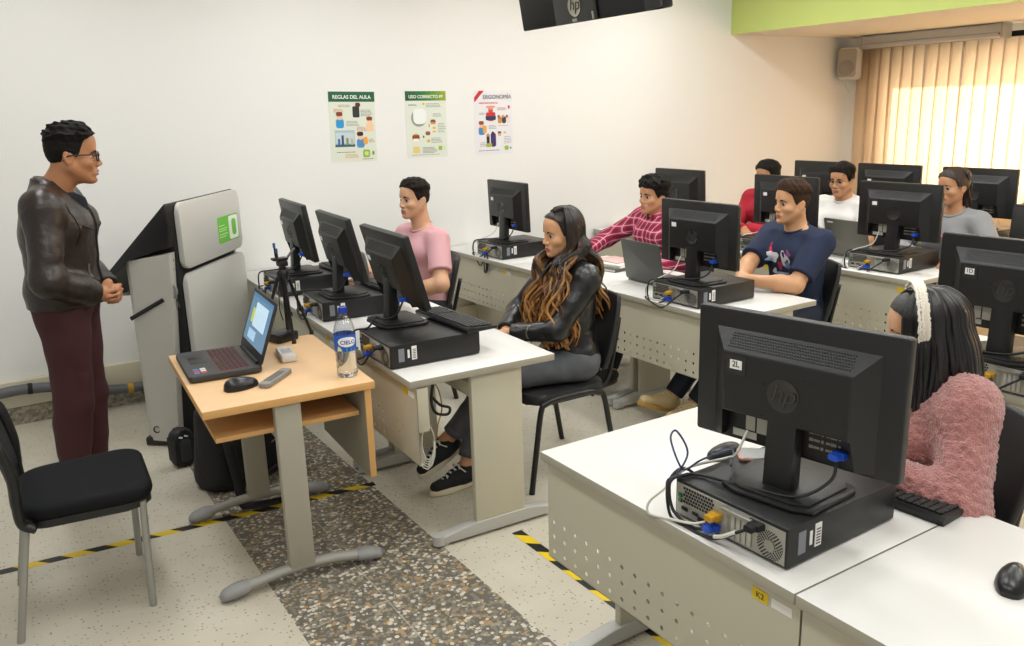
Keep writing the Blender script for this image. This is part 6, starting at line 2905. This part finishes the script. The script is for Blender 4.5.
        zs = last[2]
        nseg = 10
        for q in range(1, nseg + 1):
            t = q / nseg
            z = zs + (end_z - zs) * t
            e = min(1, max(0, t - .12) * 1.75)
            e = e * e * (3 - 2 * e)
            x = sx + (tx - sx) * e
            y = sy + (ty - sy) * e
            if front and sidey > 0 and u > .4 and z < p.neck[2] + .10:
                y = max(y, .045 + .05 * (1 - e))
            # keep the lock outside the shoulder and chest
            if z < p.sh[1][2] + .09:
                if front:
                    x = max(x, .10 + .02 * lay) if abs(y) < .11 else x
                    if abs(y) >= .11:
                        x = max(x, .055 + .03 * lay)
                else:
                    x = min(x, -.135)
            elif z < p.neck[2] + .06 and not front:
                x = min(x, -.10)
            wv = .026 * math.sin(w0 + t * 12) * min(1, t * 1.5)
            pts.append(V(x - wv * .8, y + wv * .8, z))
        paths.append((pts, r_.uniform(.0085, .0125), .003))
    locks_hair(p, root, [hm, grad_hair_material('hair_ombre_dark', '#120c09', '#7c4f24', .74, 1.02), grad_hair_material('hair_ombre_light', '#2c1d13', '#be8a4c', .80, 1.12)], paths)


jacket_woman()


# ---------- man in the plaid shirt
def plaid_man():
    root = person('seated man with thick dark hair in a red and white plaid shirt', (3.86, 4.165), R(181))
    p = Pose(lean=12, twist=-6, head_yaw=-2, head_pitch=-3, wr=V(.44, -.33, .785), wl=V(.40, .20, .78), pole_r=(-.2, -1, -.4), pole_l=(-.3, 1, -.6), neck_len=-.035)
    p.hand[-1] = dict(d=(.75, .6, -.12), n=(0, 0, -1), s=(0.4, 1, 0), curl=(18, 25, 15))
    p.hand[1] = dict(d=(.8, -.55, -.08), n=(0, 0, -1), s=(0.3, -1, 0), curl=(18, 25, 15))
    set_feet(p, {1: (1, .1, 0), -1: (1, -.1, 0)})
    p.ank[-1] = V(.62, -.05, .088)
    p.ank[1] = V(.60, .12, .088)
    for q in (1, -1):
        p.knee[q], p.ank[q] = ik(p.hip[q], p.ank[q], .44, .43, (1, .1 * q, .7))
    body(p, root, skin_mat('medium', '#c18c66'), mat('lips_d', '#a8685a', .5), hh=.0036)
    eyes(p, root)
    brows(p, root, BROW, .005, .004)
    short_hair(p, root, HAIR_BLACK, top=.040, side=.014, back=.020, noise=.010, nfreq=120, seed=14, line=-.004, fringe=[(.07, .015, .088, .036, .058, .032), (.06, -.03, .1, .03, .04, .03)])
    cl = plaid_material()
    F = Field()
    torso_field(F, p, .014)
    for q in (1, -1):
        arm_field(F, p, q, .017, 1.90)
    s = garment('plaid_shirt', F, cl, root, .008, .006, 24, 15, plane=neck_plane(p) + [(p.pelvis + V(0, 0, -.02), V(0, 0, -1))], stretch=(1, 1, .7))
    collar_flaps(p, root, cl)
    line_on(s, s, 'button_band', [p.neck + p.Rt @ V(.1, 0, -.06), p.chest + p.Rt @ V(.1, 0, .05), p.waist + p.Rt @ V(.1, 0, .02)], (-1, 0, 0), .006, mat('plaid_band', '#8a1f45', .8))
    seated_common(p, root, mat('trousers_black', '#151618', .8), (mat('shoe_dark_grey', '#26262a', .7), mat('sole_grey', '#5b574d', .7), mat('lace_dark', '#3a3a3a', .7)))


plaid_man()


# ---------- man in the navy t-shirt
def navy_man():
    root = person('seated man with brown hair in a navy t-shirt with a colourful print', (3.86, 3.09), R(177))
    p = Pose(lean=6, twist=-4, head_yaw=-12, head_pitch=-2, wr=V(.47, .01, .785), wl=V(.40, .0, .80), pole_r=(-.1, -1, -.6), pole_l=(-.15, 1, -.7), neck_len=-.012)
    p.hand[-1] = dict(d=(.55, .85, -.08), n=(0, 0, -1), s=(.8, -.5, .1), curl=(10, 15, 10), spread=1.6)
    p.hand[1] = dict(d=(.75, -.65, -.10), n=(0, 0, -1), s=(.8, .6, .1), curl=(10, 18, 10), spread=1.6)
    set_feet(p, {1: (.9, .2, -.12), -1: (.95, -.1, -.1)})
    p.ank[1] = V(.66, -.10, .105)
    p.ank[-1] = V(.70, -.24, .115)
    set_feet(p, {1: (1, .05, .10), -1: (.9, -.15, .35)})
    for q in (1, -1):
        p.knee[q], p.ank[q] = ik(p.hip[q], p.ank[q], .45, .45, (1, .12 * q, .7))
    body(p, root, skin_mat('light_tan', '#cb986f'), mat('lips_e', '#b56f62', .5), hh=.0034)
    eyes(p, root, '#3a2616')
    brows(p, root, BROW2, .0046)
    short_hair(p, root, HAIR_BROWN, top=.028, side=.005, back=.009, noise=.005, spike=.002, nfreq=190, seed=21, line=.004, fringe=[(.05, 0, .108, .038, .055, .026), (.02, 0, .118, .05, .05, .02)])
    cl = mat('navy_cotton', '#16233f', .85, bump=.06, bscale=400)
    F = Field()
    torso_field(F, p, .013)
    for q in (1, -1):
        arm_field(F, p, q, .017, .80)
    s = garment('t_shirt', F, cl, root, .0075, .005, 24, 25, plane=neck_plane(p, .008) + [(p.pelvis + V(0, 0, -.02), V(0, 0, -1))], stretch=(1, 1, .6))
    ring_collar(p, root, cl, .068, .066, .008)
    # abstract printed patches on the chest
    r_ = random.Random(9)
    def blot(cy, cz, w, h_, c, a=0.0):
        ring = []
        for k in range(14):
            t = 2 * PI * k / 14
            q = 1 + .25 * math.sin(3 * t + cy * 50)
            u, v_ = w * q * math.cos(t), h_ * q * math.sin(t)
            ring.append(p.chest + p.Rt @ V(.1, cy + u * math.cos(a) - v_ * math.sin(a), cz + u * math.sin(a) + v_ * math.cos(a)))
        cen = p.chest + p.Rt @ V(.1, cy, cz)
        hits = project(s, [cen] + ring, (-1, 0, 0), .0015)
        if len(hits) == 15:
            b = MB()
            b.add(hits, [(0, 1 + k, 1 + (k + 1) % 14) for k in range(14)])
            b.build('print', mat('print_' + c, c, .7), s, 180)
    for a_ in ((.055, .03, .03, .045, '#c9c6cf', .5), (-.03, .035, .035, .028, '#d7d5dc', -.5), (.015, -.01, .018, .024, '#a3234f', .2), (-.055, .075, .008, .03, '#c8324c', .3), (.08, .065, .012, .022, '#7b3f6b', .8),
               (.075, -.005, .02, .02, '#5d7fae', .2), (-.05, .02, .016, .018, '#8fb0cf', .4), (.03, -.055, .05, .008, '#9fb3cc', .1), (-.03, -.05, .02, .016, '#b9c3d3', .3), (.0, -.075, .04, .007, '#8195b4', .0)):
        blot(*a_)
    bg = mat('shoe_beige', '#cdb688', .6)
    seated_common(p, root, DENIM_NAVY, None, full=1.08)
    for q in (1, -1):
        u = shoe('sneaker', p, q, root, (bg, mat('sole_gum', '#b88f4a', .6), mat('lace_cream', '#d9c9a0', .7)))


navy_man()


# ---------- man in the red shirt, behind
def red_man():
    root = person('seated man in a red shirt, face half hidden by a monitor', (5.27, 4.48), R(180))
    p = Pose(lean=8, head_yaw=-2, wr=V(.34, .02, .775), wl=V(.30, -.02, .79), pole_l=(-.2, 1, -.5), pole_r=(-.2, -1, -.5), neck_len=-.03)
    p.hand[-1] = dict(d=(.6, .8, -.1), n=(0, 0, -1), s=(.8, -.6, 0))
    p.hand[1] = dict(d=(.6, -.8, -.1), n=(0, 0, -1), s=(.8, .6, 0))
    set_feet(p, {1: (1, .1, 0), -1: (1, -.1, 0)})
    body(p, root, skin_mat('medium2', '#b98560'), mat('lips_d', '#a8685a', .5), hh=.005, h=.01)
    eyes(p, root)
    brows(p, root, BROW, .005)
    short_hair(p, root, HAIR_BLACK, top=.030, side=.010, back=.014, noise=.007, nfreq=90, seed=31)
    cl = mat('red_cotton', '#a9142a', .8, bump=.08, bscale=300)
    F = Field()
    torso_field(F, p, .014)
    for q in (1, -1):
        arm_field(F, p, q, .017, 1.9)
    garment('red_shirt', F, cl, root, .010, .006, 24, 33, plane=neck_plane(p) + [(p.pelvis + V(0, 0, -.02), V(0, 0, -1))])
    ring_collar(p, root, cl)
    seated_common(p, root, DARK_TROUSER, (BLACK_MT, BLACK_MT, None), h=.012)


red_man()


# ---------- man in white with glasses
def white_man():
    root = person('seated man with black hair and thin glasses in a white t-shirt', (5.22, 3.79), R(179))
    p = Pose(lean=6, head_yaw=8, head_pitch=2, wr=V(.36, .10, .775), wl=V(.40, .16, .775), pole_l=(-.2, 1, -.5), pole_r=(-.2, -1, -.5), neck_len=-.02, head_scale=.90)
    p.hand[-1] = dict(d=(.7, .7, -.1), n=(0, 0, -1), s=(.8, -.6, 0))
    p.hand[1] = dict(d=(.9, -.3, -.1), n=(0, 0, -1), s=(.3, -1, 0))
    set_feet(p, {1: (1, .1, 0), -1: (1, -.1, 0)})
    body(p, root, skin_mat('medium3', '#bf8a64'), mat('lips_d', '#a8685a', .5), hh=.0038, h=.009)
    eyes(p, root)
    brows(p, root, BROW, .0045)
    short_hair(p, root, HAIR_BLACK, top=.030, side=.008, back=.012, noise=.006, nfreq=110, seed=41, fringe=[(.06, .0, .098, .036, .055, .026)])
    glasses(p, root, mat('thin_frame', '#4a3f38', .35, metal=.6), .024, .0165, .0011)
    cl = mat('white_cotton', '#dedbd6', .85, bump=.06, bscale=400)
    F = Field()
    torso_field(F, p, .012)
    for q in (1, -1):
        arm_field(F, p, q, .017, .8)
    garment('t_shirt', F, cl, root, .009, .005, 24, 43, plane=neck_plane(p) + [(p.pelvis + V(0, 0, -.02), V(0, 0, -1))])
    ring_collar(p, root, cl)
    seated_common(p, root, DARK_TROUSER, (BLACK_MT, BLACK_MT, None), h=.012)


white_man()


# ---------- woman in the grey sweater
def grey_woman():
    root = person('seated woman with brown tied-back hair and clear glasses in a grey sweater', (5.23, 2.98), R(182))
    p = Pose(lean=10, head_yaw=-14, head_pitch=2, female=True, scale=.97, wr=V(.32, -.10, .775), wl=V(.34, .16, .775), pole_l=(-.2, 1, -.5), pole_r=(-.2, -1, -.5), neck_len=.012, head_scale=.92)
    p.hand[-1] = dict(d=(.9, .3, -.1), n=(0, 0, -1), s=(.3, 1, 0))
    p.hand[1] = dict(d=(.9, .1, -.1), n=(0, 0, -1), s=(.1, -1, 0))
    set_feet(p, {1: (1, .1, 0), -1: (1, -.1, 0)})
    body(p, root, skin_mat('medium3', '#bf8a64'), mat('lips_c', '#b0605a', .4), hh=.0038, h=.009)
    eyes(p, root)
    brows(p, root, BROW2, .0042)
    hb = mat('hair_chestnut', '#2c1a12', .45, bump=.5, bscale=60, stretch=(1, 6, 1))
    short_hair(p, root, hb, top=.018, side=.014, back=.020, noise=.004, nfreq=80, seed=51, line=.004)
    glasses(p, root, mat('clear_frame', '#b9a79a', .3), .026, .018, .0013)
    r_ = random.Random(6)
    paths = []
    for i in range(90):
        sd = -1 if i % 2 else 1
        u = r_.random()
        ph = R(105 + 75 * u) * sd
        st = [p.H(-.012 + .112 * math.cos(R(e)) * math.cos(ph), .092 * math.cos(R(e)) * math.sin(ph), .034 + .104 * math.sin(R(e))) for e in (75, 50, 22)]
        e1 = p.H(-.095 + r_.uniform(-.02, .02), sd * r_.uniform(.0, .055), -.03 + r_.uniform(-.02, .02))
        e2 = p.H(-.10 + r_.uniform(-.03, .025), sd * r_.uniform(.0, .06), -.13 + r_.uniform(-.04, .02))
        paths.append((st + [e1, e2], r_.uniform(.010, .014), .004))
    locks_hair(p, root, [hb, mat('hair_chestnut_light', '#402719', .5), mat('hair_chestnut_dark', '#1d110b', .5)], paths, 'tied_hair')
    cl = mat('grey_knit', '#8b8b8c', .9, bump=.12, bscale=250)
    F = Field()
    torso_field(F, p, .020)
    for q in (1, -1):
        arm_field(F, p, q, .022, 1.93)
    s = garment('sweater', F, cl, root, .009, .007, 22, 53, plane=neck_plane(p) + [(p.pelvis + V(0, 0, -.03), V(0, 0, -1))])
    ring_collar(p, root, cl, .068, .064, .01, .009)
    hits = project(s, [p.chest + p.Rt @ V(.1, -.05 + .018 * i, .03 + .012 * (i % 2)) for i in range(7)], (-1, 0, 0), .001)
    if len(hits) > 3:
        b = MB()
        b.tube(hits, .006, 6)
        b.build('print', mat('print_coral', '#c9674f', .8), s, 180)
    seated_common(p, root, DARK_TROUSER, (BLACK_MT, BLACK_MT, None), h=.012)


grey_woman()


# ---------- woman in pink fleece, foreground
def pink_woman():
    root = person('woman with black hair and a white beaded headband in a fluffy pink fleece', (2.20, 1.265), R(180))
    p = Pose(lean=9, twist=-22, head_yaw=-46, head_pitch=4, female=True, scale=.90, shoulder=.175, wr=V(.36, -.09, .775), wl=V(.30, .02, .785), pole_l=(-.15, 1, -.6), pole_r=(-.2, -1, -.5), neck_len=-.02)
    p.hand[-1] = dict(d=(.85, .5, -.1), n=(0, 0, -1), s=(.4, 1, 0))
    p.hand[1] = dict(d=(.8, -.6, -.1), n=(0, 0, -1), s=(.6, .8, 0), curl=(20, 25, 15))
    set_feet(p, {1: (1, .1, 0), -1: (1, -.1, 0)})
    body(p, root, skin_mat('light2', '#d3a17c'), mat('lips_c', '#b0605a', .4), hh=.0034)
    eyes(p, root)
    brows(p, root, BROW2, .0042)
    hm = mat('hair_jet', '#0d0b0a', .3, bump=.4, bscale=50, stretch=(6, 6, .6), spec=.5)
    short_hair(p, root, hm, top=.020, side=.016, back=.024, noise=.002, nfreq=70, seed=61, line=.012, taper=.15)
    r_ = random.Random(8)
    paths = []
    for i in range(260):
        sd = -1 if i % 2 else 1
        u = r_.random()
        ph = R(56 + 124 * u) * sd
        rs = 1 + .14 * r_.random()
        px0 = .05 - .13 * u
        st = [p.H(px0 * .8, .006 * sd, .034 + .106 * rs * math.sqrt(max(.05, 1 - (px0 / .12) ** 2)))]
        st += [p.H(-.012 + .112 * rs * math.cos(R(e)) * math.cos(ph), .092 * rs * math.cos(R(e)) * math.sin(ph), .034 + .105 * rs * math.sin(R(e))) for e in (66, 44, 20, -4)]
        l = st[-1]
        ez = p.H(0, 0, -.205)[2] + r_.uniform(-.025, .03) - .02 * u
        out = 1.0 + .10 * r_.random()
        cx, cy = p.head[0], p.head[1]
        w_ = r_.uniform(0, 6)
        for q in (1, 2, 3, 4):
            t = q / 4
            f_ = 1.02 + .30 * math.sin(t * PI * .62) * out - .06 * t
            st.append(V(cx + (l[0] - cx) * f_ - .02 * t * (u > .4) + .004 * math.sin(w_ + 4 * t), cy + (l[1] - cy) * f_, l[2] + (ez - l[2]) * t))
        paths.append((st, r_.uniform(.009, .013), .0045))
    locks_hair(p, root, [hm, mat('hair_jet_soft', '#1c1816', .38), mat('hair_jet_deep', '#070606', .35)], paths, 'bob_hair')
    # beaded headband over the crown
    b = MB()
    pts = []
    for k in range(17):
        e = R(-18 + 216 * k / 16)
        pts.append(p.H(.016, .106 * math.cos(e), .036 + .122 * math.sin(e)))
    b.tube(bez(pts, 3), .013, 10, flat=(1.25, .6))
    hbnd = b.build('headband', mat('band_cream', '#ddd3c0', .6), root, 180)
    b = MB()
    for q in bez(pts, 10):
        for w_ in (-.011, -.0035, .0035, .011):
            n_ = (Vector(q) - Vector(p.H(.012, 0, .036))).normalized()
            c = Vector(q) + n_ * .008 + Vector(p.Rh @ V(w_ + r_.uniform(-.002, .002), 0, 0))
            bmesh.ops.create_icosphere(b.bm, subdivisions=1, radius=.0042, matrix=Matrix.Translation(c))
    b.build('bead_rows', mat('bead_pearl', '#e6dfd0', .3), hbnd, 180)
    fl = mat('pink_fleece', '#bd7f78', .95, bump=1.0, bscale=170, sheen=.5, var=.22, vscale=90)
    F = Field()
    torso_field(F, p, .034)
    for q in (1, -1):
        arm_field(F, p, q, .031, 1.95)
    F.rc(p.neck + p.Rt @ V(-.01, 0, -.02), p.neck + p.Rt @ V(-.01, 0, .03), .088, .078, .03, cut=[(p.neck + V(0, 0, .03), unit(V(.3, 0, 1)))])
    garment('fleece_jacket', F, fl, root, .007, .010, 24, 63, plane=[(p.pelvis + V(0, 0, -.05), V(0, 0, -1))], fold2=.0045, f2=330)
    seated_common(p, root, DARK_TROUSER, (BLACK_MT, BLACK_MT, None), h=.012)


pink_woman()
